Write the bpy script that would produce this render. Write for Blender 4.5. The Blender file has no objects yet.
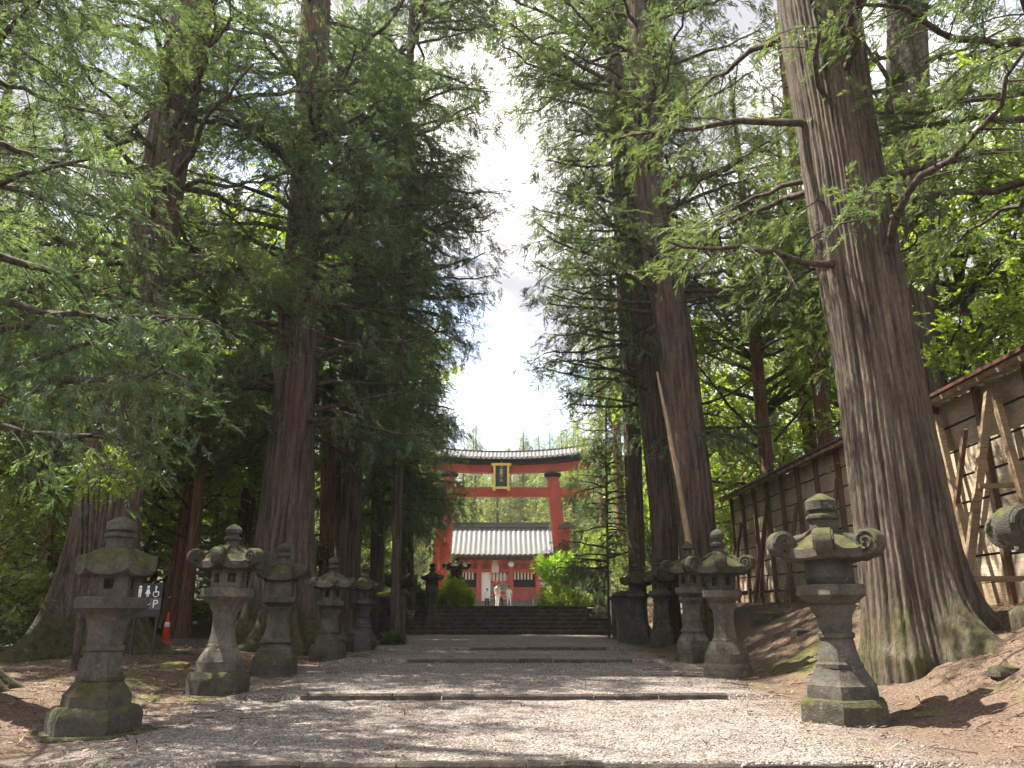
import bpy, math, random
import numpy as np
from mathutils import Vector, Matrix, noise as mnoise

random.seed(7)
RNG = np.random.default_rng(7)
R = math.radians
scn = bpy.context.scene
COL = scn.collection

# ------------------------------------------------------------------ camera, sky, sun, exposure
FPX = 769.0
PITCH = math.atan(234 / FPX)
YAW = R(-0.67)                       # the avenue's far end stands a little left of the middle
EYE = Vector((0, 0, 1.5))
cam_d = bpy.data.cameras.new('camera')
cam = bpy.data.objects.new('camera', cam_d); COL.objects.link(cam)
cam_d.sensor_width = 36; cam_d.lens = 36 * FPX / 1024
cam_d.clip_start = 0.05; cam_d.clip_end = 3000
cam.location = EYE
cam.rotation_euler = (math.pi / 2 + PITCH, 0, YAW)
scn.camera = cam
scn.render.resolution_x = 1024; scn.render.resolution_y = 768

SUN_TO = Vector((-0.46, 0.13, 0.87)).normalized()
sun_el = math.asin(SUN_TO.z)
sun_az = math.atan2(SUN_TO.x, SUN_TO.y)
w = bpy.data.worlds.new('World'); scn.world = w; w.use_nodes = True
nt = w.node_tree; nt.nodes.clear()
out = nt.nodes.new('ShaderNodeOutputWorld')
bg = nt.nodes.new('ShaderNodeBackground'); bg.inputs['Strength'].default_value = 0.15
sky = nt.nodes.new('ShaderNodeTexSky'); sky.sky_type = 'NISHITA'; sky.sun_disc = False
sky.sun_elevation = sun_el; sky.sun_rotation = sun_az
sky.air_density = 1.0; sky.dust_density = 1.5
tc = nt.nodes.new('ShaderNodeTexCoord')
mp = nt.nodes.new('ShaderNodeMapping'); mp.inputs['Scale'].default_value = (1, 1, 2.2)
mp.inputs['Location'].default_value = (0.35, 0.2, 0.1)
nz = nt.nodes.new('ShaderNodeTexNoise'); nz.inputs['Scale'].default_value = 2.3
nz.inputs['Detail'].default_value = 9; nz.inputs['Roughness'].default_value = 0.55
rp = nt.nodes.new('ShaderNodeValToRGB')
rp.color_ramp.elements[0].position = 0.3; rp.color_ramp.elements[0].color = (0, 0, 0, 1)
rp.color_ramp.elements[1].position = 0.5; rp.color_ramp.elements[1].color = (1, 1, 1, 1)
n2 = nt.nodes.new('ShaderNodeTexNoise'); n2.inputs['Scale'].default_value = 3.4; n2.inputs['Detail'].default_value = 6
r2 = nt.nodes.new('ShaderNodeValToRGB')
r2.color_ramp.elements[0].position = 0.4; r2.color_ramp.elements[0].color = (1.22, 1.22, 1.32, 1)
r2.color_ramp.elements[1].position = 0.66; r2.color_ramp.elements[1].color = (3.9, 3.72, 3.45, 1)
mx = nt.nodes.new('ShaderNodeMix'); mx.data_type = 'RGBA'
L = nt.links.new
L(tc.outputs['Generated'], mp.inputs['Vector']); L(mp.outputs[0], nz.inputs['Vector']); L(mp.outputs[0], n2.inputs['Vector'])
L(nz.outputs['Fac'], rp.inputs['Fac']); L(n2.outputs['Fac'], r2.inputs['Fac'])
L(rp.outputs['Color'], mx.inputs[0]); L(sky.outputs[0], mx.inputs[6]); L(r2.outputs['Color'], mx.inputs[7])
L(mx.outputs[2], bg.inputs['Color']); L(bg.outputs[0], out.inputs['Surface'])

sd = bpy.data.lights.new('sun', 'SUN'); sd.energy = 4.6; sd.angle = R(0.55); sd.color = (1.0, 0.94, 0.84)
so = bpy.data.objects.new('sun', sd); COL.objects.link(so)
so.rotation_euler = (-SUN_TO).to_track_quat('-Z', 'Y').to_euler(); so.location = (0, 0, 60)
scn.view_settings.view_transform = 'Standard'; scn.view_settings.look = 'None'
scn.view_settings.gamma = 1; scn.view_settings.exposure = 2.1
scn.cycles.max_bounces = 5; scn.cycles.diffuse_bounces = 3; scn.cycles.transmission_bounces = 3
scn.cycles.transparent_max_bounces = 8; scn.cycles.volume_bounces = 1

# ------------------------------------------------------------------ helpers
CM = (Matrix.Translation(EYE) @ cam.rotation_euler.to_matrix().to_4x4())
def ray(px, py):
    return (CM.to_3x3() @ Vector((px - 512, -(py - 384), -FPX))).normalized()
def at(px, py, Y):
    d = ray(px, py); return EYE + d * (Y / d.y)
def zat(py, Y, px=512): return at(px, py, Y).z
def sst(a, b, x):
    t = np.clip((np.asarray(x, float) - a) / (b - a), 0, 1); return t * t * (3 - 2 * t)

STEPS = [8.0, 13.2, 20.6, 25.0]
STAIR0, STAIR1 = 37.0, 40.6
TERR = 2.02
def G(x, y):
    x = np.asarray(x, float); y = np.asarray(y, float)
    sm = 0.0204 * np.clip(y, -30, 200)
    saw = np.zeros_like(sm + x)
    inner = 1 - sst(4.0, 4.6, np.abs(x))
    # terrace saw : gentle 1% slopes with a step of 9 cm at each kerb
    prof = 0.0108 * np.clip(y, -30, 37)
    for s in STEPS: prof = prof + 0.088 * (y > s)
    prof = prof + 0.02
    z = sm * (1 - inner) + np.where(y < 37, prof, 0.77) * inner
    z = np.where(y > 36.9, 0.77, z)
    # banks
    rb = sst(4.6, 9.0, x - 0.012 * y) * 1.42 * (1 - sst(38, 44, y) * 0.9)
    lb = sst(4.8, 7.5, -x) * 0.22 + sst(9, 30, -x) * 0.6
    lump = (np.sin(x * 1.3 + y * 0.7) * np.cos(y * 1.1 - x * 0.5)) * 0.05 * sst(4.8, 6.5, np.abs(x))
    z = z + rb + lb + lump
    ramp = sst(STAIR0 + 0.6, STAIR1 + 0.9, y)
    z = z + ramp * (TERR - 0.77)
    z = z + sst(60, 95, y) * 0.6
    z = z + np.clip(y - 122, 0, 110) * 0.34 + np.clip(np.abs(x) - 30, 0, 60) * 0.1
    return z
def gz(x, y): return float(G(x, y))
def ghit(px, py):
    d = ray(px, py); t = 2.0
    while t < 400:
        p = EYE + d * t
        if p.z <= gz(p.x, p.y): return p
        t += 0.02
    return EYE + d * 60

def tagg(o, label=None, cat=None, group=None, kind=None):
    if label: o['label'] = label
    if cat: o['category'] = cat
    if group: o['group'] = group
    if kind: o['kind'] = kind
    return o
def empty(name, loc, label=None, cat=None, group=None, rz=0):
    o = bpy.data.objects.new(name, None); COL.objects.link(o); o.location = loc; o.rotation_euler = (0, 0, rz)
    o.empty_display_size = 0.2
    return tagg(o, label, cat, group)
def link(name, me, mat=None, parent=None, smooth=False):
    o = bpy.data.objects.new(name, me); COL.objects.link(o)
    if parent: o.parent = parent
    if mat:
        for m in (mat if isinstance(mat, (list, tuple)) else [mat]): me.materials.append(m)
    if smooth: me.polygons.foreach_set('use_smooth', np.ones(len(me.polygons), bool))
    return o
def np_mesh(name, V, F, smooth=False):
    """V (n,3); F (m,k) all faces with k corners"""
    V = np.ascontiguousarray(V, np.float32); F = np.ascontiguousarray(F, np.int32)
    me = bpy.data.meshes.new(name)
    m, k = F.shape
    me.vertices.add(len(V)); me.vertices.foreach_set('co', V.ravel())
    me.loops.add(m * k); me.loops.foreach_set('vertex_index', F.ravel())
    me.polygons.add(m); me.polygons.foreach_set('loop_start', np.arange(0, m * k, k, dtype=np.int32))
    if smooth: me.polygons.foreach_set('use_smooth', np.ones(m, bool))
    me.update(calc_edges=True)
    return me

class MB:
    """collects simple shapes; build() links them as one mesh object"""
    def __init__(s): s.v = []; s.f = []; s.mi = []; s.m = 0
    def add(s, vs, fs):
        b = len(s.v); s.v += [tuple(v) for v in vs]; s.f += [tuple(b + i for i in f) for f in fs]; s.mi += [s.m] * len(fs)
    def box(s, c, d, rot=None, taper=1.0):
        x, y, z = d[0] / 2, d[1] / 2, d[2] / 2
        vs = [Vector((sx * x * (taper if sz > 0 else 1), sy * y * (taper if sz > 0 else 1), sz * z)) for sz in (-1, 1) for sy in (-1, 1) for sx in (-1, 1)]
        if rot is not None: vs = [rot @ v for v in vs]
        vs = [v + Vector(c) for v in vs]
        s.add(vs, [(0, 2, 3, 1), (4, 5, 7, 6), (0, 1, 5, 4), (2, 6, 7, 3), (1, 3, 7, 5), (0, 4, 6, 2)])
    def bar(s, a, b, w_, h_=None, up=(0, 0, 1)):
        a = Vector(a); b = Vector(b); d = b - a; h_ = h_ or w_
        z = d.normalized(); u = Vector(up)
        if abs(z.dot(u)) > .98: u = Vector((0, 1, 0))
        x = u.cross(z).normalized(); y = z.cross(x)
        rot = Matrix((x, y, z)).transposed()
        s.box((a + b) / 2, (w_, h_, d.length), rot)
    def tube(s, pts, rs, n=10, cap=True):
        P = [Vector(p) for p in pts]; rings = []
        b = len(s.v)
        for i, p in enumerate(P):
            t = (P[min(i + 1, len(P) - 1)] - P[max(i - 1, 0)])
            t = t.normalized() if t.length > 1e-9 else Vector((0, 0, 1))
            u = Vector((1, 0, 0)) if abs(t.x) < .9 else Vector((0, 1, 0))
            a = t.cross(u).normalized(); c = t.cross(a)
            r = rs[i] if hasattr(rs, '__len__') else rs
            for k in range(n):
                an = 2 * math.pi * k / n
                s.v.append(tuple(p + a * (r * math.cos(an)) + c * (r * math.sin(an))))
        for i in range(len(P) - 1):
            for k in range(n):
                k2 = (k + 1) % n
                s.f.append((b + i * n + k, b + (i + 1) * n + k, b + (i + 1) * n + k2, b + i * n + k2)); s.mi.append(s.m)
        if cap:
            s.f.append(tuple(b + k for k in range(n))); s.mi.append(s.m)
            s.f.append(tuple(b + (len(P) - 1) * n + k for k in reversed(range(n)))); s.mi.append(s.m)
    def lathe(s, prof, n=24, c=(0, 0, 0)):
        s.loft([(z, r) for z, r in prof], n, c=c)
    def loft(s, prof, n=6, rot=0.0, sub=1, c=(0, 0, 0), rnd=0.0, jit=0.0, seed=0, sx=1, sy=1):
        """prof [(z, circumradius)]; n-gon with each side cut in `sub`, rnd blends to a circle"""
        b = len(s.v); N = n * sub
        for (z, r) in prof:
            for k in range(N):
                i, f = divmod(k, sub); f /= sub
                a0 = rot + 2 * math.pi * i / n; a1 = rot + 2 * math.pi * (i + 1) / n
                x = (1 - f) * math.cos(a0) + f * math.cos(a1); y = (1 - f) * math.sin(a0) + f * math.sin(a1)
                an = math.atan2(y, x); l = math.hypot(x, y)
                l = l * (1 - rnd) + rnd * (0.97)
                px, py, pz = l * r * math.cos(an) * sx, l * r * math.sin(an) * sy, z
                if jit:
                    q = mnoise.noise_vector(Vector((px * 6 + seed * 7.3, py * 6, pz * 6)))
                    q2 = mnoise.noise_vector(Vector((px * 19 + seed * 3.3, py * 19, pz * 19)))
                    px += q.x * jit + q2.x * jit * .5; py += q.y * jit + q2.y * jit * .5; pz += q.z * jit * .6
                s.v.append((px + c[0], py + c[1], pz + c[2]))
        for i in range(len(prof) - 1):
            for k in range(N):
                k2 = (k + 1) % N
                s.f.append((b + i * N + k, b + i * N + k2, b + (i + 1) * N + k2, b + (i + 1) * N + k)); s.mi.append(s.m)
        s.f.append(tuple(b + k for k in reversed(range(N)))); s.mi.append(s.m)
        s.f.append(tuple(b + (len(prof) - 1) * N + k for k in range(N))); s.mi.append(s.m)
    def xf(s, M, start=0):
        for i in range(start, len(s.v)): s.v[i] = tuple(M @ Vector(s.v[i]))
    def build(s, name, mat=None, parent=None, smooth=False, sharp=None, bevel=None):
        me = bpy.data.meshes.new(name); me.from_pydata(s.v, [], s.f); me.update()
        o = link(name, me, mat, parent, smooth)
        if s.m: me.polygons.foreach_set('material_index', s.mi)
        if sharp and smooth:
            try: me.set_sharp_from_angle(angle=R(sharp))
            except Exception: pass
        if bevel:
            md = o.modifiers.new('edge', 'BEVEL'); md.width = bevel; md.segments = 2; md.limit_method = 'ANGLE'
        return o

# ------------------------------------------------------------------ materials
def newmat(name):
    m = bpy.data.materials.new(name); m.use_nodes = True
    t = m.node_tree; b = t.nodes['Principled BSDF']; b.inputs['Roughness'].default_value = 0.8
    b.inputs['Specular IOR Level'].default_value = 0.3
    return m, t, b
def N(t, typ, **kw):
    n = t.nodes.new(typ)
    for k, v in kw.items():
        if k in n.inputs: n.inputs[k].default_value = v
        else: setattr(n, k, v)
    return n
def ramp(t, fac, stops):
    n = t.nodes.new('ShaderNodeValToRGB'); e = n.color_ramp.elements
    while len(e) < len(stops): e.new(0.5)
    for i, (p, c) in enumerate(stops):
        e[i].position = p; e[i].color = tuple(c) + (1,) if len(c) == 3 else c
    t.links.new(fac, n.inputs['Fac']); return n.outputs['Color']
def mixc(t, fac, a, b, mode='MIX'):
    n = t.nodes.new('ShaderNodeMix'); n.data_type = 'RGBA'; n.blend_type = mode
    for s, v in ((0, fac), (6, a), (7, b)):
        if hasattr(v, 'links'): t.links.new(v, n.inputs[s])
        else: n.inputs[s].default_value = v if not isinstance(v, tuple) else (tuple(v) + (1,) if len(v) == 3 else v)
    return n.outputs[2]
def mathn(t, op, a, b=None, clamp=False):
    n = t.nodes.new('ShaderNodeMath'); n.operation = op; n.use_clamp = clamp
    for s, v in ((0, a), (1, b)):
        if v is None: continue
        if hasattr(v, 'links'): t.links.new(v, n.inputs[s])
        else: n.inputs[s].default_value = v
    return n.outputs[0]
def vec(t, kind='Object', scale=(1, 1, 1), loc=(0, 0, 0)):
    c = t.nodes.new('ShaderNodeTexCoord'); m = t.nodes.new('ShaderNodeMapping')
    m.inputs['Scale'].default_value = scale; m.inputs['Location'].default_value = loc
    t.links.new(c.outputs[kind], m.inputs['Vector']); return m.outputs[0]
def pos(t):
    g = t.nodes.new('ShaderNodeNewGeometry'); return g.outputs['Position'], g
def noise(t, v, scale, detail=5, rough=0.55, out='Fac'):
    n = t.nodes.new('ShaderNodeTexNoise'); n.inputs['Scale'].default_value = scale
    n.inputs['Detail'].default_value = detail; n.inputs['Roughness'].default_value = rough
    if v is not None: t.links.new(v, n.inputs['Vector'])
    return n.outputs[out]
def bump(t, b, h, strength=0.5, dist=0.02):
    n = t.nodes.new('ShaderNodeBump'); n.inputs['Strength'].default_value = strength; n.inputs['Distance'].default_value = dist
    t.links.new(h, n.inputs['Height']); t.links.new(n.outputs[0], b.inputs['Normal']); return n

def stone_mat(name, base=(0.2, 0.19, 0.165), dark=(0.07, 0.068, 0.06), moss_amt=0.5, moss=((0.03, 0.033, 0.012), (0.085, 0.08, 0.027))):
    m, t, b = newmat(name)
    P, g = pos(t)
    n1 = noise(t, P, 3.2, 8, 0.65); n2_ = noise(t, P, 22, 6, 0.7)
    c = ramp(t, n1, [(0.3, dark), (0.5, tuple(0.5 * (a + d) for a, d in zip(base, dark))), (0.68, base)])
    c = mixc(t, 0.75, c, ramp(t, n2_, [(0.3, (0.55, 0.55, 0.52)), (0.72, (1.35, 1.33, 1.25))]), 'MULTIPLY')
    # pale lichen spots
    nl = noise(t, P, 11, 3, 0.5)
    c = mixc(t, ramp(t, nl, [(0.64, (0, 0, 0)), (0.74, (0.3, 0.3, 0.3))]), c, (0.26, 0.265, 0.225))
    sx = t.nodes.new('ShaderNodeSeparateXYZ'); t.links.new(g.outputs['True Normal'], sx.inputs[0])
    up = mathn(t, 'MULTIPLY_ADD', sx.outputs[2], 0.55); 
    up = mathn(t, 'ADD', mathn(t, 'MULTIPLY', sx.outputs[2], 0.42), noise(t, P, 4.5, 7, 0.6))
    th = 1.12 - 0.42 * moss_amt
    fac = ramp(t, up, [(min(th, .99) - 0.07, (0, 0, 0)), (min(th, 1.0), (1, 1, 1))])
    mc = ramp(t, noise(t, P, 9, 4, 0.6), [(0.35, moss[0]), (0.65, moss[1])])
    c = mixc(t, fac, c, mc)
    t.links.new(c, b.inputs['Base Color']); b.inputs['Roughness'].default_value = 0.92
    h = mathn(t, 'ADD', mathn(t, 'MULTIPLY', n2_, 0.5), noise(t, P, 60, 3, 0.6))
    h = mathn(t, 'ADD', h, mathn(t, 'MULTIPLY', fac, noise(t, P, 90, 2, .5)))
    h = mathn(t, 'ADD', h, mathn(t, 'MULTIPLY', noise(t, P, 8, 6, .7), 1.2)); bump(t, b, h, 0.9, 0.02)
    return m
STONE = stone_mat('stone_grey', (0.118, 0.106, 0.088), (0.033, 0.03, 0.025))
STONE_MOSSY = stone_mat('stone_mossy', (0.095, 0.086, 0.068), (0.028, 0.026, 0.02), 1.0)
STONE_DARK = stone_mat('stone_dark', (0.1, 0.095, 0.085), (0.035, 0.034, 0.03), 0.5)
STONE_PALE = stone_mat('stone_pale', (0.17, 0.152, 0.125), (0.05, 0.045, 0.037), 0.5)
STONE_YELLOW = stone_mat('stone_moss_cap', (0.2, 0.19, 0.13), (0.1, 0.1, 0.06), 1.35, ((0.09, 0.09, 0.02), (0.24, 0.22, 0.04)))

def bark_mat(name, c0=(0.035, 0.026, 0.02), c1=(0.14, 0.108, 0.083), moss_h=2.0, moss_amt=0.6, zs=0.09, rust=0.0):
    m, t, b = newmat(name)
    V = vec(t, 'Object', (1, 1, zs)); O = vec(t, 'Object')
    n1 = noise(t, V, 9, 9, 0.62); n2_ = noise(t, vec(t, 'Object', (1, 1, zs * 4)), 26, 6, 0.65)
    c = ramp(t, n1, [(0.34, c0), (0.5, tuple((a + d) / 2 for a, d in zip(c0, c1))), (0.66, c1)])
    c = mixc(t, 0.8, c, ramp(t, n2_, [(0.3, (0.45, 0.44, 0.43)), (0.7, (1.4, 1.36, 1.3))]), 'MULTIPLY')
    big = noise(t, O, 0.7, 4, .6)
    c = mixc(t, ramp(t, big, [(0.5, (0, 0, 0)), (0.68, (rust, rust, rust))]), c, (0.2, 0.085, 0.045))
    s = t.nodes.new('ShaderNodeSeparateXYZ'); t.links.new(O, s.inputs[0])
    hh = mathn(t, 'SUBTRACT', 1.0, mathn(t, 'DIVIDE', s.outputs[2], moss_h), True)
    mf = mathn(t, 'ADD', mathn(t, 'MULTIPLY', hh, moss_amt), noise(t, O, 2.2, 7, 0.65))
    fac = ramp(t, mf, [(0.72, (0, 0, 0)), (0.92, (0.9, 0.9, 0.9))])
    c = mixc(t, fac, c, ramp(t, noise(t, O, 8, 4), [(0.35, (0.03, 0.032, 0.013)), (0.65, (0.085, 0.078, 0.028))]))
    t.links.new(c, b.inputs['Base Color']); b.inputs['Roughness'].default_value = 0.95
    bump(t, b, mathn(t, 'ADD', n1, mathn(t, 'MULTIPLY', n2_, 0.6)), 1.0, 0.05)
    return m
BARK = bark_mat('bark_grey_brown', (0.028, 0.022, 0.017), (0.15, 0.118, 0.09), 2.4, 0.34, zs=.07)
BARK_DARK = bark_mat('bark_dark', (0.03, 0.023, 0.019), (0.145, 0.112, 0.09), 2.2, 0.6, rust=0.25)
BARK_RED = bark_mat('bark_reddish', (0.06, 0.033, 0.022), (0.26, 0.14, 0.095), 1.2, 0.3, rust=0.6)
LIMB = bark_mat('bark_limb', (0.03, 0.024, 0.02), (0.13, 0.1, 0.08), 0.1, 0.0, zs=0.5)

def leaf_mat(name, c0, c1, c2, trans=0.45):
    m, t, b = newmat(name)
    t.nodes.remove(b)
    P, g = pos(t)
    rnd = g.outputs['Random Per Island']
    n1 = noise(t, P, 0.55, 4, 0.6)
    f = mathn(t, 'ADD', mathn(t, 'MULTIPLY', rnd, 0.45), mathn(t, 'MULTIPLY', n1, 0.75))
    c = ramp(t, f, [(0.3, c0), (0.58, c1), (0.82, c2)])
    d = t.nodes.new('ShaderNodeBsdfDiffuse'); tr = t.nodes.new('ShaderNodeBsdfTranslucent')
    gl = t.nodes.new('ShaderNodeBsdfGlossy'); gl.inputs['Roughness'].default_value = 0.45
    gl.inputs['Color'].default_value = (0.8, 0.85, 0.8, 1)
    mixs = t.nodes.new('ShaderNodeMixShader'); mixs.inputs[0].default_value = trans
    mix2 = t.nodes.new('ShaderNodeMixShader'); mix2.inputs[0].default_value = 0.035
    cy = mixc(t, 1.0, c, (1.45, 1.5, 0.75), 'MULTIPLY')
    t.links.new(c, d.inputs['Color']); t.links.new(cy, tr.inputs['Color'])
    t.links.new(d.outputs[0], mixs.inputs[1]); t.links.new(tr.outputs[0], mixs.inputs[2])
    t.links.new(mixs.outputs[0], mix2.inputs[1]); t.links.new(gl.outputs[0], mix2.inputs[2])
    t.links.new(mix2.outputs[0], t.nodes['Material Output'].inputs['Surface'])
    return m
LF_DARK = leaf_mat('foliage_dark', (0.04, 0.07, 0.047), (0.078, 0.124, 0.072), (0.14, 0.178, 0.083))
LF_CEDAR = leaf_mat('foliage_cedar', (0.04, 0.062, 0.034), (0.076, 0.112, 0.056), (0.14, 0.17, 0.072))
LF_MID = leaf_mat('foliage_mid', (0.07, 0.095, 0.032), (0.14, 0.18, 0.055), (0.25, 0.27, 0.08))
LF_BRIGHT = leaf_mat('foliage_bright', (0.11, 0.165, 0.03), (0.19, 0.265, 0.045), (0.29, 0.35, 0.07), 0.55)
LF_MAPLE = leaf_mat('foliage_maple', (0.13, 0.23, 0.03), (0.22, 0.36, 0.045), (0.33, 0.45, 0.07), 0.55)

def paint_mat(name, col, rough=0.5, var=0.25, scale=2.0):
    m, t, b = newmat(name)
    P, g = pos(t); n = noise(t, P, scale, 6, 0.65)
    lo = tuple(v * (1 - var) for v in col); hi = tuple(min(v * (1 + var * .6), 1) for v in col)
    t.links.new(ramp(t, n, [(0.3, lo), (0.7, hi)]), b.inputs['Base Color']); b.inputs['Roughness'].default_value = rough
    bump(t, b, noise(t, P, scale * 12, 3), 0.15, 0.01)
    return m
RED = paint_mat('vermilion_paint', (0.42, 0.075, 0.05), 0.45, 0.25, 0.8)
RED_DULL = paint_mat('dull_red_paint', (0.32, 0.06, 0.045), 0.6, 0.35, 1.5)
BLACK = paint_mat('black_lacquer', (0.02, 0.02, 0.022), 0.35)
DARKWOOD = paint_mat('dark_weathered_wood', (0.045, 0.032, 0.024), 0.8, 0.4, 5)
DARKIN = paint_mat('interior_shade', (0.02, 0.016, 0.014), 0.9)
TAN = None
def wood_mat(name, c0, c1, sc=(1, 1, 6)):
    m, t, b = newmat(name); V = vec(t, 'Object', sc)
    P, g = pos(t)
    n = noise(t, V, 5, 8, .65); n2_ = noise(t, P, 1.2, 5, .6)
    c = ramp(t, n, [(0.3, c0), (0.7, c1)])
    c = mixc(t, 0.8, c, ramp(t, n2_, [(0.3, (0.55, 0.52, 0.5)), (0.65, (1.15, 1.12, 1.1))]), 'MULTIPLY')
    t.links.new(c, b.inputs['Base Color']); bump(t, b, n, 0.5, 0.01); return m
TAN = wood_mat('tan_timber', (0.16, 0.115, 0.07), (0.35, 0.26, 0.165))
BOARD = wood_mat('weathered_board', (0.27, 0.22, 0.155), (0.5, 0.42, 0.31), (4, 0.6, 6))
POSTW = wood_mat('post_timber', (0.07, 0.045, 0.03), (0.2, 0.13, 0.085), (6, 6, 1))
PALE = wood_mat('pale_peeled_wood', (0.24, 0.15, 0.09), (0.48, 0.34, 0.22), (6, 6, 1))
ROOFB = paint_mat('brown_roof_sheet', (0.09, 0.04, 0.032), 0.55, 0.35, 2)
COPPER = paint_mat('pale_roof_copper', (0.095, 0.094, 0.088), 0.5, 0.15, 0.5)
TILE = paint_mat('grey_roof_tile', (0.1, 0.095, 0.095), 0.55, 0.3, 3)
TILE_END = paint_mat('pale_tile_end', (0.55, 0.54, 0.5), 0.6, 0.2, 3)
GOLD = paint_mat('gold_leaf', (0.75, 0.5, 0.12), 0.35, 0.15, 3)
PLAQ = paint_mat('dark_blue_panel', (0.02, 0.05, 0.06), 0.4)
WHITE = paint_mat('white_paint', (0.78, 0.78, 0.76), 0.6, 0.08, 3)
CREAM = paint_mat('cream_plaster', (0.6, 0.52, 0.42), 0.8, 0.15, 2)
SKIN = paint_mat('skin', (0.5, 0.32, 0.23), 0.6, 0.05)
HAIR = paint_mat('dark_hair', (0.02, 0.015, 0.012), 0.5, 0.1)
NAVY = paint_mat('dark_trousers', (0.03, 0.035, 0.06), 0.8, 0.1)
DARKGREY = paint_mat('dark_grey_paint', (0.09, 0.09, 0.095), 0.6)
ORANGE = paint_mat('orange_cone_plastic', (0.75, 0.09, 0.03), 0.45, 0.08)
BLUE = paint_mat('blue_sheet', (0.04, 0.08, 0.2), 0.6, 0.3)

# ground material: grey gravel avenue, rust-brown needle litter and moss on the banks
def ground_mat():
    m, t, b = newmat('ground')
    P, g = pos(t)
    s = t.nodes.new('ShaderNodeSeparateXYZ'); t.links.new(P, s.inputs[0])
    big = noise(t, P, 0.45, 6, 0.6); med = noise(t, P, 2.5, 8, 0.65); fine = noise(t, P, 30, 4, 0.6)
    vor = t.nodes.new('ShaderNodeTexVoronoi'); vor.inputs['Scale'].default_value = 42; t.links.new(P, vor.inputs['Vector'])
    sep = t.nodes.new('ShaderNodeSeparateColor'); t.links.new(vor.outputs['Color'], sep.inputs[0])
    grav = ramp(t, sep.outputs[0], [(0.0, (0.09, 0.077, 0.067)), (0.5, (0.185, 0.163, 0.146)), (0.85, (0.29, 0.262, 0.24)), (1.0, (0.42, 0.385, 0.355))])
    grav = mixc(t, 0.8, grav, ramp(t, med, [(0.3, (0.6, 0.56, 0.52)), (0.7, (1.15, 1.12, 1.1))]), 'MULTIPLY')
    grav = mixc(t, ramp(t, noise(t, P, 1.1, 8, .7), [(0.52, (0, 0, 0)), (0.68, (.55, .55, .55))]), grav, (0.14, 0.095, 0.07))
    lit = ramp(t, fine, [(0.3, (0.045, 0.031, 0.022)), (0.5, (0.115, 0.08, 0.057)), (0.72, (0.21, 0.155, 0.112))])
    lit = mixc(t, 0.7, lit, ramp(t, med, [(0.3, (0.6, 0.55, 0.5)), (0.7, (1.25, 1.2, 1.15))]), 'MULTIPLY')
    moss = ramp(t, noise(t, P, 14, 4), [(0.3, (0.045, 0.055, 0.013)), (0.7, (0.15, 0.15, 0.035))])
    mf = ramp(t, mathn(t, 'ADD', big, mathn(t, 'MULTIPLY', med, 0.35)), [(0.72, (0, 0, 0)), (0.8, (0.75, 0.75, 0.75))])
    bank = mixc(t, mf, lit, moss)
    ax = mathn(t, 'ABSOLUTE', mathn(t, 'ADD', s.outputs[0], 0.1))
    e = mathn(t, 'ADD', ax, mathn(t, 'MULTIPLY', mathn(t, 'SUBTRACT', big, 0.5), 2.4))
    e = mathn(t, 'ADD', e, mathn(t, 'MULTIPLY', mathn(t, 'SUBTRACT', med, 0.5), 1.6))
    pf = t.nodes.new('ShaderNodeMapRange'); pf.inputs[1].default_value = 3.7; pf.inputs[2].default_value = 4.9
    t.links.new(e, pf.inputs[0])
    # side lane leaving the avenue on the left at about y = 23..27
    lane = mathn(t, 'ABSOLUTE', mathn(t, 'SUBTRACT', s.outputs[1], 25.5))
    lane = mathn(t, 'ADD', lane, mathn(t, 'MULTIPLY', mathn(t, 'SUBTRACT', big, 0.5), 2))
    lf = t.nodes.new('ShaderNodeMapRange'); lf.inputs[1].default_value = 1.8; lf.inputs[2].default_value = 2.6; t.links.new(lane, lf.inputs[0])
    rs = t.nodes.new('ShaderNodeMapRange'); rs.inputs[1].default_value = 3.0; rs.inputs[2].default_value = 4.5; t.links.new(s.outputs[0], rs.inputs[0])
    lfx = mathn(t, 'MAXIMUM', lf.outputs[0], rs.outputs[0])
    pfx = mathn(t, 'MAXIMUM', pf.outputs[0], mathn(t, 'GREATER_THAN', s.outputs[1], 121.0))
    pfm = mathn(t, 'MINIMUM', pfx, lfx)
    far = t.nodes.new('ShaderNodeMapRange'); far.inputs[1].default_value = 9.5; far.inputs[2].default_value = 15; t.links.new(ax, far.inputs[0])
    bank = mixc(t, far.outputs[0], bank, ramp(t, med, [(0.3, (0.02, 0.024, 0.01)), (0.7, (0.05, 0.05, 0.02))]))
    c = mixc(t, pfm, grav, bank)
    t.links.new(c, b.inputs['Base Color']); b.inputs['Roughness'].default_value = 0.95
    h = mathn(t, 'ADD', mathn(t, 'MULTIPLY', vor.outputs['Distance'], -0.8), mathn(t, 'MULTIPLY', fine, 0.9))
    bump(t, b, mathn(t, 'ADD', h, mathn(t, 'MULTIPLY', med, 1.2)), 0.9, 0.03)
    return m

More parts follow.
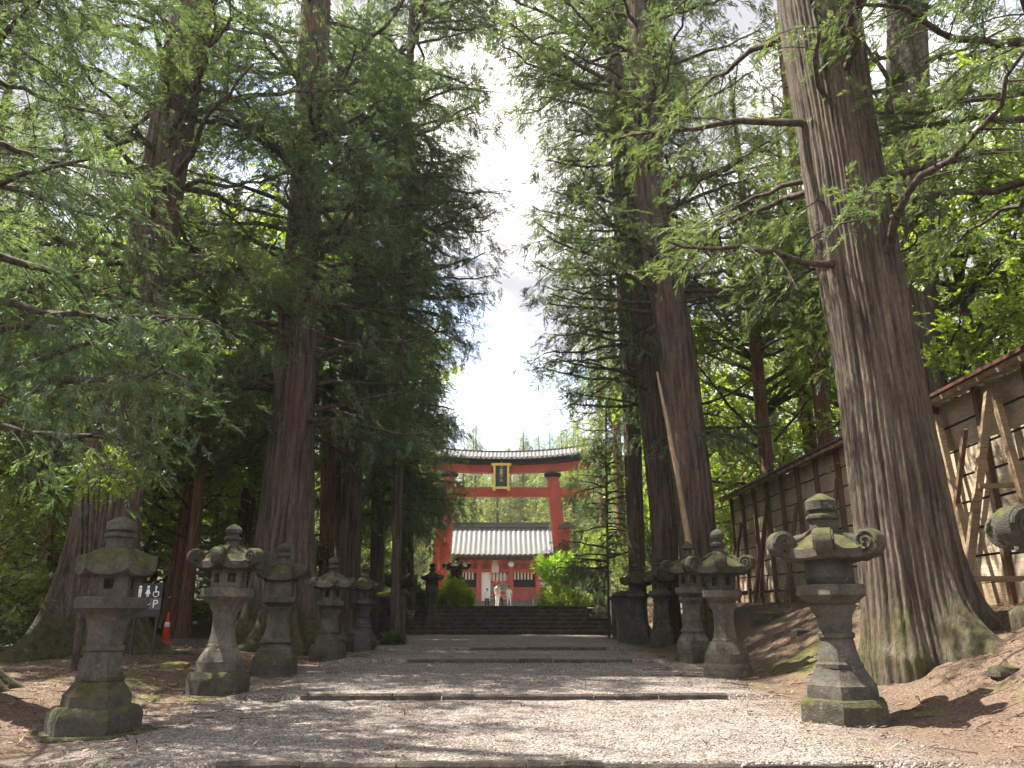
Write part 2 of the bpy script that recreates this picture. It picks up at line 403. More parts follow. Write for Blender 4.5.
# ------------------------------------------------------------------ ground
xs = np.unique(np.concatenate([np.linspace(-220, -40, 20), np.linspace(-40, -12, 30), np.linspace(-12, 14, 105), np.linspace(14, 40, 28), np.linspace(40, 220, 20)]))
ylist = [np.linspace(-60, 0, 10), np.linspace(0, 45, 190), np.linspace(45, 120, 60), np.linspace(120, 330, 30)]
for s_ in STEPS: ylist.append(np.array([s_ - 0.004, s_ + 0.004]))
ys = np.unique(np.concatenate(ylist))
X, Y = np.meshgrid(xs, ys); Z = G(X, Y)
rr = np.random.default_rng(3).normal(0, 1, X.shape)
near = (np.abs(X) < 14) & (Y < 45)
Z = Z + np.where(near, rr * 0.006 * (1 + 2 * sst(4.4, 5.5, np.abs(X))), 0)
nx, ny = len(xs), len(ys)
V = np.stack([X.ravel(), Y.ravel(), Z.ravel()], 1)
i, j = np.meshgrid(np.arange(nx - 1), np.arange(ny - 1)); a = (j * nx + i).ravel()
F = np.stack([a, a + 1, a + nx + 1, a + nx], 1)
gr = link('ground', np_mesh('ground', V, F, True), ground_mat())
tagg(gr, kind='structure')

# ------------------------------------------------------------------ stone kerbs across the avenue
def kerb(y, x0, x1, label, seed, hz=0.1):
    rnd = random.Random(seed); m = MB(); x = x0
    while x < x1 - 0.1:
        l = min(rnd.uniform(0.7, 1.5), x1 - x); w_ = 0.15
        zt = gz(x + l / 2 if abs(x + l / 2) < 3.9 else math.copysign(3.9, x), y + 0.06) + 0.002 + rnd.uniform(-.014, .01)
        n = 7; prof = []
        b = len(m.v)
        yo = y - .05 + rnd.uniform(-.05, .05)
        for k in range(n + 1):
            xx = x + 0.012 + (l - 0.024) * k / n
            q = mnoise.noise(Vector((xx * 3, seed, 0))) * 0.02
            e = 0.025
            for (yy, zz) in ((0, -0.22), (0 + q, -0.03), (0.02 + q, 0), (w_ - 0.02, 0.0), (w_, -0.22)):
                m.v.append((xx, yo + yy, zt + zz + mnoise.noise(Vector((xx * 4, yy * 9, seed + 5))) * 0.012))
        for k in range(n):
            for c in range(4):
                a_ = b + k * 5 + c; m.f.append((a_, a_ + 5, a_ + 6, a_ + 1)); m.mi.append(0)
        m.f.append(tuple(b + c for c in range(5))); m.f.append(tuple(b + n * 5 + c for c in reversed(range(5)))); m.mi += [0, 0]
        x += l
    o = m.build('stone_kerb', STONE_DARK, None)
    o.data.materials.clear(); o.data.materials.append(KERB)
    tagg(o, label, 'kerb', 'low stone kerbs crossing the avenue')
KERB = stone_mat('kerb_stone', (0.12, 0.1, 0.085), (0.035, 0.03, 0.025), 0.35)
kerb(8.0, -2.7, 3.55, 'nearest low stone kerb along the bottom edge of the photo', 1)
kerb(13.2, -3.2, 3.6, 'low stone kerb crossing the gravel between the front pairs of lanterns', 2)
kerb(20.6, -2.4, 3.3, 'third stone kerb, short and half sunk in the gravel before the stairs', 3)
kerb(25.0, -1.0, 3.2, 'faintest stone kerb, the last one before the long stairs', 4)

# ------------------------------------------------------------------ stairs
def stairs():
    e = empty('stone_stairs', (-0.1, STAIR0, 0.7), 'wide dark stone stairs climbing from the avenue to the torii terrace', 'stairs')
    n = 7; rise = (TERR + 0.03 - 0.75) / n; tr = 0.46
    rnd = random.Random(5)
    for k in range(n):
        m = MB(); hw = 5.5 if k < 4 else 4.2
        x = -hw - .3 * (k < 2)
        while x < hw:
            l = min(rnd.uniform(1.1, 2.2), hw + .1 - x)
            m.box((x + l / 2, k * tr + 0.3, 0.05 + rise * (k + 0.5) - .1 + rnd.uniform(-.008, .008)), (l - 0.014, 0.6, rise + .2))
            x += l
        o = m.build('step', KERB, e, bevel=0.015)
        m = MB(); x = -hw - .3 * (k < 2)
        while x < hw:
            l = min(rnd.uniform(.9, 1.9), hw + .1 - x)
            m.box((x + l / 2, k * tr + .31 + rnd.uniform(-.02, .02), .05 + rise * (k + 1) + .004), (l - .03, .66, .055)); x += l
        m.build('tread', STONE_PALE, o, bevel=.012)  # paler slabs paint in the sunlit edges of the steps
    return e
stairs()
def low_wall(px0, px1, pytop, Y, label, h=0.7, mat=None, d=0.5):
    a = at(px0, pytop, Y); b = at(px1, pytop, Y)
    m = MB(); rnd = random.Random(int(px0)); z0 = gz((a.x + b.x) / 2, Y) - .2
    rows = max(1, int((a.z - z0) / 0.3)); hh = (a.z - z0) / rows
    for r in range(rows):
        x = a.x - rnd.uniform(0, .3)
        while x < b.x:
            l = min(rnd.uniform(.4, .8), b.x - x + .1)
            m.box((x + l / 2, Y + rnd.uniform(-.03, .03), z0 + hh * (r + .5)), (l - .02, d, hh - .01)); x += l
    o = m.build('stone_wall', mat or STONE_MOSSY, None, bevel=0.02)
    tagg(o, label, 'wall'); return o
low_wall(396, 441, 612, 40.5, 'low mossy stone wall left of the long stairs')
low_wall(578, 606, 608, 40.5, 'low mossy stone wall right of the long stairs')

# ------------------------------------------------------------------ stone lanterns
def loftpart(parent, name, prof, n, mat, rot=0, sub=4, rnd=.12, jit=.012, seed=0, smooth=False):
    m = MB(); m.loft(prof, n, rot, sub, rnd=rnd, jit=jit, seed=seed)
    o = m.build(name, mat, parent, True, sharp=28)
    return o
def dense(prof, step):
    o = [prof[0]]
    for (z0, r0), (z1, r1) in zip(prof, prof[1:]):
        k = max(1, int(abs(z1 - z0) / step))
        for q in range(1, k + 1): o.append((z0 + (z1 - z0) * q / k, r0 + (r1 - r0) * q / k))
    return o
def scroll(m, R_, w_, M):
    """spiral fern-curl: solid drum with a raised spiral rib on both faces"""
    s0 = len(m.v)
    m.loft([(-w_ * .42, R_ * .9), (-w_ * .38, R_), (w_ * .38, R_), (w_ * .42, R_ * .9)], 18)
    for side in (-1, 1):
        pts = []; rs = []
        for k in range(26):
            t = k / 25; an = t * 3.4 * math.pi; rad = R_ * (0.86 - 0.72 * t)
            pts.append((rad * math.cos(an), rad * math.sin(an), side * w_ * .43)); rs.append(R_ * .13)
        m.tube(pts, rs, 6)
    m.xf(M, s0)
def cap_mesh(n, Rc, h, seed, curls=0.0, thick=0.3, steep=1.0, rot=0, neck=.3):
    """lantern roof: n-cornered, eaves swept up at the corners, optional fern-curl scrolls"""
    m = MB(); sub = 6; Nn = n * sub; rows = 7
    ring = []
    for r_ in range(rows + 1):
        t = r_ / rows
        for k in range(Nn):
            i, f = divmod(k, sub); f /= sub
            a0 = rot + 2 * math.pi * i / n; a1 = rot + 2 * math.pi * (i + 1) / n
            x = (1 - f) * math.cos(a0) + f * math.cos(a1); y = (1 - f) * math.sin(a0) + f * math.sin(a1)
            corner = abs(f - .5) * 2
            rad = Rc * (neck + (1 - neck) * t)
            z = h * (1 - t ** (0.75 * steep + .25)) * (1 - thick) + thick * h
            z += h * .38 * (t ** 3) * corner ** 3
            q = mnoise.noise_vector(Vector((x * rad * 9 + seed, y * rad * 9, z * 5)))
            m.v.append((x * rad + q.x * .02 * Rc, y * rad + q.y * .02 * Rc, z + q.z * .03 * h))
    for t, zz in ((1.0, 0.02), (0.88, -0.05), (0.5, 0.0)):
        for k in range(Nn):
            i, f = divmod(k, sub); f /= sub
            a0 = rot + 2 * math.pi * i / n; a1 = rot + 2 * math.pi * (i + 1) / n
            x = (1 - f) * math.cos(a0) + f * math.cos(a1); y = (1 - f) * math.sin(a0) + f * math.sin(a1)
            corner = abs(f - .5) * 2
            m.v.append((x * Rc * t, y * Rc * t, h * (zz + .2 * (t ** 3) * corner ** 3)))
    tot = rows + 1 + 3
    for r_ in range(tot - 1):
        for k in range(Nn):
            k2 = (k + 1) % Nn; m.f.append((r_ * Nn + k, (r_ + 1) * Nn + k, (r_ + 1) * Nn + k2, r_ * Nn + k2)); m.mi.append(0)
    m.f.append(tuple(range(Nn))); m.f.append(tuple((tot - 1) * Nn + k for k in reversed(range(Nn)))); m.mi += [0, 0]
    if curls:
        for i in range(n):
            an = rot + 2 * math.pi * i / n
            Rr = curls
            Mx = Matrix.Rotation(an, 4, 'Z') @ Matrix.Translation((Rc * .97, 0, h * .42 + Rr * .25)) @ Matrix.Rotation(R(90), 4, 'X')
            scroll(m, Rr, Rr * 1.5, Mx)
            # ridge rib running from the neck to the curl
            s0 = len(m.v)
            m.tube([(Rc * neck, 0, h * .98), (Rc * .55, 0, h * .74), (Rc * .85, 0, h * .55), (Rc * .97, 0, h * .5)], [Rr * .3, Rr * .34, Rr * .42, Rr * .6], 8)
            m.xf(Matrix.Rotation(an, 4, 'Z'), s0)
    return m
def firebox_mesh(n, r0, z0, z1, rot, wins, ww=.42, wh=(.28, .78)):
    m = MB(); c = []
    for i in range(n):
        a0 = rot + 2 * math.pi * i / n; a1 = rot + 2 * math.pi * (i + 1) / n
        A = Vector((r0 * math.cos(a0), r0 * math.sin(a0), 0)); B = Vector((r0 * math.cos(a1), r0 * math.sin(a1), 0))
        o4 = [A + Vector((0, 0, z0)), B + Vector((0, 0, z0)), B + Vector((0, 0, z1)), A + Vector((0, 0, z1))]
        if i in wins:
            nrm = ((A + B) / 2).normalized()
            H = z1 - z0; f0, f1 = .5 - ww / 2, .5 + ww / 2
            inn = [A.lerp(B, f0) + Vector((0, 0, z0 + H * wh[0])), A.lerp(B, f1) + Vector((0, 0, z0 + H * wh[0])),
                   A.lerp(B, f1) + Vector((0, 0, z0 + H * wh[1])), A.lerp(B, f0) + Vector((0, 0, z0 + H * wh[1]))]
            deep = [p - nrm * r0 * .45 for p in inn]
            m.add(o4 + inn + deep, [(0, 1, 5, 4), (1, 2, 6, 5), (2, 3, 7, 6), (3, 0, 4, 7), (4, 5, 9, 8), (5, 6, 10, 9), (6, 7, 11, 10), (7, 4, 8, 11), (8, 9, 10, 11)])
        else: m.add(o4, [(0, 1, 2, 3)])
    top = [Vector((r0 * math.cos(rot + 2 * math.pi * i / n), r0 * math.sin(rot + 2 * math.pi * i / n), 0)) for i in range(n)]
    m.add([p + Vector((0, 0, z0)) for p in top], [tuple(reversed(range(n)))])
    m.add([p + Vector((0, 0, z1)) for p in top], [tuple(range(n))])
    return m
def lantern(px, pybase, pytop, label, style, Yoff=0, Y=None, rz=None, X=None, name='stone_lantern', seed=1, z0=None):
    if Y is None:
        p = ghit(px, pybase); p = Vector((p.x, p.y + Yoff, 0))
    else: p = at(px, pybase, Y)
    zb = gz(p.x, p.y) if z0 is None else z0
    H = zat(pytop, p.y, px) - zb
    st = dict(n=6, base=.2, plinth=.16, shaft=(.088, .066, .09), plat=.155, box=.1, boxn=6, cap=.2, capn=6, curls=.055, caph=.12, cuts=(.1, .23, .49, .58, .69, .81, .87), mat=STONE,
              basemat=STONE_MOSSY, capmat=STONE_MOSSY, jewel='onion', wins=True, ring=True, slab=False, round_shaft=False, lattice=False, steep=1.0)
    st.update(style); S = st
    e = empty(name, (p.x, p.y, zb - .03), label, 'stone lantern', 'stone lanterns lining the avenue', rz=rz if rz is not None else random.Random(seed).uniform(-.25, .25))
    c = [v * H for v in S['cuts']]; n = S['n']; rot = math.pi / n if n == 4 else 0
    mt = S['mat']
    k = (1 / math.cos(math.pi / 4)) if n == 4 else 1
    if S['slab']:
        loftpart(e, 'ground_slab', [(-.06, S['base'] * H * 1.4 * k), (.03, S['base'] * H * 1.4 * k), (.045, S['base'] * H * 1.35 * k)], n, S['basemat'], rot, seed=seed + 9, jit=.03)
    b = S['base'] * H * k
    loftpart(e, 'base', dense([(-.05, b * .98), (c[0] * .15, b), (c[0] * .8, b * .99), (c[0], b * .93), (c[0] * 1.06, b * .88)], .04), S.get('bn', n), S['basemat'], rot, seed=seed, jit=.018)
    q = S['plinth'] * H * k
    loftpart(e, 'plinth', dense([(c[0] * 1.0, q), (c[0] + (c[1] - c[0]) * .45, q * .98), (c[0] + (c[1] - c[0]) * .5, q * .93), (c[0] + (c[1] - c[0]) * .85, q * .74), (c[1], q * .66)], .04), S.get('bn', n), S['basemat'] if S.get('mossplinth') else mt, rot, seed=seed + 1, jit=.012)
    s0, s1, s2 = (v * H * (k if not S['round_shaft'] else 1) for v in S['shaft']); h = c[2] - c[1]
    pr = [(c[1] - .01, s0 * 1.12), (c[1] + .05 * h, s0 * 1.12), (c[1] + .09 * h, s0)]
    if S['ring']: pr += [(c[1] + .46 * h, s1 * 1.02), (c[1] + .48 * h, s1 * 1.14), (c[1] + .55 * h, s1 * 1.14), (c[1] + .57 * h, s1)]
    else: pr += [(c[1] + .3 * h, s1 * 1.08), (c[1] + .6 * h, s1)]
    pr += [(c[1] + .82 * h, s1 * 1.1), (c[1] + .93 * h, s2), (c[2] + .01, s2 * 1.1)]
    loftpart(e, 'shaft', dense(pr, .05), n if not S['round_shaft'] else 14, mt, rot, seed=seed + 2, sub=4 if not S['round_shaft'] else 1)
    pl = S['plat'] * H * k; h = c[3] - c[2]
    loftpart(e, 'platform', dense([(c[2], pl * .62), (c[2] + .12 * h, pl * .68), (c[2] + .45 * h, pl * .95), (c[2] + .5 * h, pl), (c[2] + .95 * h, pl), (c[3], pl * .97)], .03), n, mt, rot, seed=seed + 3, jit=.008)
    kb = (1 / math.cos(math.pi / 4)) if S['boxn'] == 4 else 1
    bn = S['boxn']; brot = math.pi / bn if bn in (4,) else 0
    if S.get('drum'):
        loftpart(e, 'firebox', dense([(c[3] - .005, S['box'] * H * .8), (c[3] + .3 * (c[4] - c[3]), S['box'] * H), (c[3] + .7 * (c[4] - c[3]), S['box'] * H), (c[4] + .02, S['box'] * H * .85)], .03), 16, STONE_DARK, 0, sub=1, seed=seed + 4, jit=.006)
    else:
        ff = firebox_mesh(bn, S['box'] * H * kb, c[3] - .003, c[4] + .01, brot, set(range(bn)) if S['wins'] else (), ww=S.get('ww', .46 if bn == 6 else .34), wh=S.get('wh', (.28, .78)))
        fb = ff.build('firebox', mt if not S.get('darkbox') else STONE_DARK, e)
        if S['lattice'] and S['wins']:
            H_ = c[4] - c[3]
            for i in range(bn):
                m = MB()
                an = brot + 2 * math.pi * (i + .5) / bn; rr_ = S['box'] * H * kb * math.cos(math.pi / bn) - .012
                wd = 2 * S['box'] * H * kb * math.sin(math.pi / bn) * .46
                s_ = len(m.v)
                m.box((0, 0, 0), (.014, .012, H_ * .5)); m.box((0, 0, 0), (.0121, wd, .012))
                m.xf(Matrix.Rotation(an, 4, 'Z') @ Matrix.Translation((rr_, 0, c[3] + H_ * .53)), s_)
                m.build('lattice', STONE_DARK, fb)
    cn = S['capn']; kc = 1 / math.cos(math.pi / 4) if cn == 4 else 1
    cm = cap_mesh(cn, S['cap'] * H * (kc if not S['curls'] else 1.05), S['caph'] * H, seed, S['curls'] * H, rot=math.pi / cn if cn in (4,) else 0, steep=S['steep'], neck=.28)
    cm.xf(Matrix.Translation((0, 0, c[4])))
    cm.build('roof', S['capmat'], e, True, sharp=45)
    ztop = c[4] + S['caph'] * H * .97
    jh = H - ztop
    if S['jewel'] == 'onion':
        pr = [(0, .06), (.08, .055), (.12, .042), (.26, .036), (.34, .054), (.42, .056), (.48, .036), (.54, .032), (.64, .048), (.76, .052), (.86, .042), (.94, .024), (1, .004)]
    elif S['jewel'] == 'drum':
        pr = [(0, .062), (.3, .062), (.36, .075), (.42, .075), (.48, .058), (.52, .05), (.58, .068), (.8, .07), (.86, .06), (1, .015)]
    elif S['jewel'] == 'broken':
        pr = [(0, .05), (.35, .052), (.4, .06), (.95, .062), (1, .05)]
    else:
        pr = [(0, .05), (.25, .058), (.3, .035), (.5, .033), (.6, .055), (.8, .045), (1, .005)]
    loftpart(e, 'finial', dense([(ztop - .01 + jh * z, r_ * H) for z, r_ in pr], .02), 12, S.get('jewmat', STONE_DARK), 0, sub=1, seed=seed + 6, smooth=True, jit=.006)
    if S.get('emblem'):
        m = MB(); z_ = (c[2] + c[3]) / 2 + .25 * h; rr_ = pl * math.cos(math.pi / n) + .004
        s_ = len(m.v)
        for a_, b_, w1, h1 in ((0, .035, .08, .012), (0, -.035, .08, .012), (0, 0, .08, .011), (.036, 0, .0121, .082), (-.036, 0, .0121, .082), (0, 0, .0119, .082)):
            m.box((a_, 0, b_), (w1, .006 + abs(a_) * .02, h1))
        m.xf(Matrix.Rotation(S['emblem'], 4, 'Z') @ Matrix.Translation((pl * .1, -rr_, z_)), s_)
        m.build('emblem', STONE_PALE, e)
    return e
hexbig = dict(n=6, base=.205, plinth=.165, shaft=(.105, .08, .11), plat=.165)
lantern(92, 732, 514, 'front left stone lantern, six-sided waisted shaft, thick mossy roof without curls and drum finial', dict(n=6, base=.21, plinth=.155, shaft=(.098, .08, .095), plat=.165, box=.085, boxn=4, ww=.26, wh=(.38, .82), cap=.185, capn=6, curls=0, caph=.14, cuts=(.12, .24, .51, .61, .71, .9, .95), jewel='drum', slab=True, steep=1.9, mossplinth=True, jewmat=STONE), seed=11, rz=.2)
lantern(217, 694, 522, 'second left stone lantern with big corner curls, mossy roof and cross-latticed windows', dict(n=6, bn=16, base=.18, plinth=.14, shaft=(.08, .066, .09), plat=.155, box=.105, boxn=6, cap=.2, curls=.05, caph=.14, cuts=(.13, .27, .51, .61, .72, .9, .95), slab=True, lattice=True, ring=False, mat=STONE_PALE), seed=12, rz=.5)
lantern(274, 675, 541, 'third left stone lantern, square base and blind firebox, corner curls beside the flared roots', dict(n=4, base=.155, plinth=.125, shaft=(.1, .078, .1), plat=.12, box=.09, boxn=4, wins=False, cap=.18, capn=4, curls=.055, caph=.14, cuts=(.15, .25, .5, .58, .7, .9, .95), slab=True, ring=False, mat=STONE), seed=13, rz=.15)
lantern(327, 661, 555, 'fourth left stone lantern, hexagonal roof with small curls and twin lit slots', dict(n=6, bn=14, base=.175, plinth=.135, shaft=(.1, .085, .11), plat=.14, box=.105, cap=.2, curls=.035, caph=.14, cuts=(.16, .27, .48, .57, .69, .9, .95), ring=False, mat=STONE, jewel='onion', capmat=STONE_PALE), seed=14)
lantern(361, 651, 563, 'dark soot-coloured stone lantern, last of the left row before the stone posts', dict(n=6, base=.18, plinth=.14, shaft=(.1, .075, .1), plat=.14, box=.1, cap=.18, curls=0, caph=.15, cuts=(.15, .27, .5, .58, .69, .9, .95), mat=STONE_DARK, basemat=STONE_DARK, jewel='small', round_shaft=True), seed=15)
lantern(399, 632, 566, 'stone lantern with steep pyramid roof standing behind the mossy stone posts', dict(n=4, base=.22, plinth=.18, shaft=(.1, .085, .1), plat=.16, box=.13, boxn=4, cap=.22, capn=4, curls=0, caph=.3, cuts=(.2, .34, .5, .58, .70, .97, .98), jewel='small', steep=.5, mat=STONE), seed=16)
lantern(431, 622, 562, 'slim stone lantern with a flat roof on the stairs left corner', dict(n=6, base=.19, plinth=.14, shaft=(.08, .062, .08), plat=.11, box=.095, cap=.17, curls=0, caph=.1, cuts=(.15, .28, .54, .61, .75, .88, .93), jewel='onion', mat=STONE), seed=17, Y=38.2)
# right row
lantern(846, 721, 491, 'front right stone lantern beside the giant trunk, drum firebox, moss-topped finial and square crest', dict(n=6, base=.2, plinth=.165, shaft=(.1, .078, .105), plat=.165, box=.105, drum=True, cap=.21, capn=6, curls=.058, caph=.13, jewel='drum', emblem=.12, jewmat=STONE_MOSSY), seed=21, rz=.1)
lantern(728, 676, 527, 'second right stone lantern, square pale platform and heavy rolled roof corners', dict(n=6, bn=14, base=.165, plinth=.15, shaft=(.088, .073, .1), plat=.15, box=.1, boxn=6, darkbox=True, cap=.205, curls=.052, caph=.14, cuts=(.09, .23, .48, .57, .68, .9, .95), ring=False, mat=STONE_PALE, basemat=STONE_PALE, jewmat=STONE_DARK), seed=22, rz=.3)
lantern(695, 662, 540, 'third right stone lantern half hidden behind the second, with dark mossy base', dict(n=6, base=.165, plinth=.15, shaft=(.1, .08, .11), plat=.14, box=.1, cap=.2, curls=.05, caph=.13, cuts=(.13, .25, .52, .61, .72, .93, .96), ring=False, mat=STONE_PALE, jewel='small'), seed=23)
lantern(664, 646, 554, 'fourth right stone lantern with wide eroded roof and rounded finial', dict(n=6, base=.16, plinth=.14, shaft=(.1, .08, .1), plat=.14, box=.105, cap=.22, curls=.04, caph=.14, cuts=(.12, .25, .5, .6, .7, .9, .95), ring=False, mat=STONE), seed=24)
lantern(640, 644, 562, 'dark stone lantern with fern growing on it, last before the stone bench posts', dict(n=6, base=.18, plinth=.15, shaft=(.1, .08, .1), plat=.15, box=.11, cap=.22, curls=0, caph=.14, cuts=(.15, .28, .54, .62, .73, .9, .95), ring=False, mat=STONE_DARK, basemat=STONE_DARK), seed=25)
lantern(601, 622, 557, 'slender pale stone lantern at the right end of the stairs', dict(n=6, base=.2, plinth=.15, shaft=(.08, .065, .08), plat=.13, box=.1, cap=.19, curls=0, caph=.1, cuts=(.15, .28, .54, .61, .75, .88, .93), mat=STONE_PALE, capmat=STONE_PALE, jewmat=STONE_PALE), seed=26, Y=39)
lantern(588, 606, 557, 'stone lantern with yellow lichen roof on the terrace behind the right stair wall', dict(n=4, base=.2, plinth=.17, shaft=(.12, .09, .12), plat=.16, box=.12, boxn=4, cap=.3, capn=4, curls=0, caph=.12, cuts=(.15, .28, .54, .61, .75, .88, .93), capmat=STONE_YELLOW, mat=STONE), seed=27, Y=46)
lantern(456, 606, 556, 'mossy stone lantern on the terrace behind the round left bush', dict(n=6, base=.2, plinth=.17, shaft=(.12, .09, .12), plat=.16, box=.12, cap=.24, capn=6, curls=.05, caph=.16, cuts=(.15, .28, .54, .61, .75, .88, .93), mat=STONE), seed=28, Y=47)
# lantern at the right edge: only its corner curl enters the picture
pz = at(1106, 500, 6.2)
zb0 = gz(pz.x, pz.y)
lantern(1106, 700, 425, 'nearest stone lantern, only its big mossy rolled roof corner enters at the right edge', dict(n=6, base=.2, plinth=.165, shaft=(.1, .078, .105), plat=.15, box=.1, drum=True, cap=.148, capn=6, curls=.055, caph=.12, jewel='drum', cuts=(.1, .23, .49, .58, .66, .81, .87)), seed=29, Y=6.2, rz=R(60) + .1)

# stone posts by the rows
def post(px, pyb, pyt, w_, label, Y=None, capm=None, d=None, group='upright stone posts beside the avenue', mat=None):
    p = ghit(px, pyb) if Y is None else at(px, pyb, Y)
    zb = gz(p.x, p.y); H = zat(pyt, p.y, px) - zb; d = d or w_
    e = empty('stone_post', (p.x, p.y, zb - .05), label, 'stone post', group, rz=random.uniform(-.15, .15))
    m = MB(); m.loft(dense([(0, w_ / 2 * 1.41), (H * .9, w_ / 2 * 1.38), (H * .93, w_ / 2 * 1.3)], .12), 4, math.pi / 4, 4, jit=.012, seed=px, sy=d / w_); m.build('shaft', mat or STONE, e)
    m = MB(); m.loft([(H * .93, w_ * .95), (H * .95, w_ * 1.0), (H * 1.0, w_ * .95), (H * 1.04, w_ * .6)], 4, math.pi / 4, 5, jit=.02, seed=px + 2, rnd=.1, sy=d / w_); m.build('cap_stone', capm or STONE_MOSSY, e)
post(384, 640, 593, .52, 'stone post with bright yellow moss on top, next to the dark lantern', capm=STONE_YELLOW)
post(398, 635, 590, .45, 'narrow grey stone post in front of the pyramid-roofed lantern', Y=31)
post(627, 632, 592, .6, 'thick grey stone post carrying a flat slab, right of the avenue', Y=30.0, d=.9)
post(617, 633, 596, .38, 'thin stone post with pale face nearest the stairs on the right', Y=33.5)
# white pole leaning by the right posts, and slim dark pole
m = MB(); a_ = at(614, 633, 34); m.tube([(a_.x, a_.y, gz(a_.x, a_.y) - .05), tuple(at(609, 590, 34))], .035, 8)
tagg(m.build('white_pole', WHITE, None, True), 'thin white pole leaning beside the right stone posts', 'pole')
# mossy rocks
def rock(px, py, wpx, hpx, label, seed, mat=None, Y=None, flat=1.0):
    p = ghit(px, py) if Y is None else at(px, py, Y)
    s_ = p.y / FPX; W_ = wpx * s_ / 2; Hh = hpx * s_
    n, k = 11, 7; vs = []; fs = []
    for a_ in range(k):
        ph = math.pi * a_ / (k - 1)
        for b_ in range(n):
            th = 2 * math.pi * b_ / n
            v = Vector((math.sin(ph) * math.cos(th), math.sin(ph) * math.sin(th) * .8, math.cos(ph)))
            d = 1 + .35 * mnoise.noise(v * 1.6 + Vector((seed * 5.1, 0, 0))) + .12 * mnoise.noise(v * 5 + Vector((seed, 3, 0)))
            v = v * d; v.x = max(-.78, min(.8, v.x)); v.y = max(-.62, v.y); v.z = min(.72, v.z)
            vs.append((v.x * W_, v.y * W_, v.z * Hh * .75 + Hh * .3))
    for a_ in range(k - 1):
        for b_ in range(n):
            b2 = (b_ + 1) % n; fs.append((a_ * n + b_, (a_ + 1) * n + b_, (a_ + 1) * n + b2, a_ * n + b2))
    mm = MB(); mm.add(vs, fs); o = mm.build('rock', mat or STONE_MOSSY, None, True, sharp=24)
    o.location = (p.x, p.y, gz(p.x, p.y) - Hh * .3)
    tagg(o, label, 'rock', 'mossy rocks beside the avenue')
rock(174, 668, 30, 10, 'flat yellow-mossed rock left of the second left lantern', 1, STONE_YELLOW)
rock(770, 620, 44, 16, 'large dark boulder with a mossy top below the board fence', 2)
rock(803, 634, 28, 9, 'grey rock below the boulder right of the second right lantern', 3, STONE)
rock(1005, 672, 36, 10, 'green mossy root-side rock at the right edge of the photo', 7)
rock(118, 640, 34, 12, 'mossy rock against the roots of the big left trunk', 8)

# ------------------------------------------------------------------ foliage engine
def spray_template(K=12, seed=0, wid=0.075, fan=0.6, ln=0.4, curl=.25):
    r = np.random.default_rng(seed); vs = []
    for k in range(K):
        t = (k + .3) / K; side = 1 if k % 2 else -1
        base = np.array([t * .9, 0, -0.12 * t * t])
        l = ln * (1 - .45 * t) * r.uniform(.8, 1.2)
        d = np.array([1, side * fan * r.uniform(.7, 1.3), r.normal(curl * .4, .28)]); d /= np.linalg.norm(d)
        if k == K - 1: d = np.array([1, 0, .0])
        wv = np.cross(d, np.array([r.normal(0, .5), r.normal(0, .3), 1.0])); wv /= np.linalg.norm(wv)
        w_ = wid * r.uniform(.8, 1.25)
        mid = base + d * l * .5 + np.array([0, 0, .02])
        vs += [base, mid + wv * w_ / 2, base + d * l, mid - wv * w_ / 2]
    return np.array(vs)
TPL = [spray_template(12, s) for s in range(4)]
TPL_FINE = [spray_template(18, s + 20, wid=.05, fan=.55, ln=.4, curl=.1) for s in range(4)]
TPL_BROAD = [spray_template(9, s + 10, wid=.22, fan=1.0, ln=.34, curl=0) for s in range(4)]
def sprays_mesh(name, P, D, S, tpl, rng, roll=0.6):
    P = np.asarray(P); D = np.asarray(D); S = np.asarray(S)
    D = D / np.linalg.norm(D, axis=1, keepdims=True)
    up = np.array([0, 0, 1.0]) + rng.normal(0, roll, (len(P), 3)) * .5
    Yv = np.cross(up, D); Yv /= (np.linalg.norm(Yv, axis=1, keepdims=True) + 1e-9); Zv = np.cross(D, Yv)
    Vs = []
    idx = rng.integers(0, len(tpl), len(P))
    for t in range(len(tpl)):
        m_ = idx == t; T = tpl[t]
        v = (T[None, :, 0, None] * D[m_][:, None, :] + T[None, :, 1, None] * Yv[m_][:, None, :] + T[None, :, 2, None] * Zv[m_][:, None, :]) * S[m_][:, None, None] + P[m_][:, None, :]
        Vs.append(v.reshape(-1, 3))
    V = np.concatenate(Vs)
    F = np.arange(len(V), dtype=np.int32).reshape(-1, 4)
    return np_mesh(name, V, F)

def tubes_mesh(name, lines, n=5):
    """lines: list of (pts (k,3), radii (k,))"""
    Vs = []; Fs = []; off = 0
    an = np.linspace(0, 2 * np.pi, n, endpoint=False)
    for pts, rs in lines:
        pts = np.asarray(pts); k = len(pts)
        t = np.gradient(pts, axis=0); t /= (np.linalg.norm(t, axis=1, keepdims=True) + 1e-9)
        u = np.where(np.abs(t[:, 2:3]) < .9, np.array([[0, 0, 1.0]]), np.array([[1.0, 0, 0]]))
        a = np.cross(t, u); a /= (np.linalg.norm(a, axis=1, keepdims=True) + 1e-9); c = np.cross(t, a)
        v = pts[:, None, :] + np.asarray(rs)[:, None, None] * (np.cos(an)[None, :, None] * a[:, None, :] + np.sin(an)[None, :, None] * c[:, None, :])
        Vs.append(v.reshape(-1, 3))
        i_, j_ = np.meshgrid(np.arange(n), np.arange(k - 1)); b = (off + j_ * n + i_).ravel(); b2 = (off + j_ * n + (i_ + 1) % n).ravel()
        Fs.append(np.stack([b, b + n, b2 + n, b2], 1)); off += k * n
    return np_mesh(name, np.concatenate(Vs), np.concatenate(Fs), True)

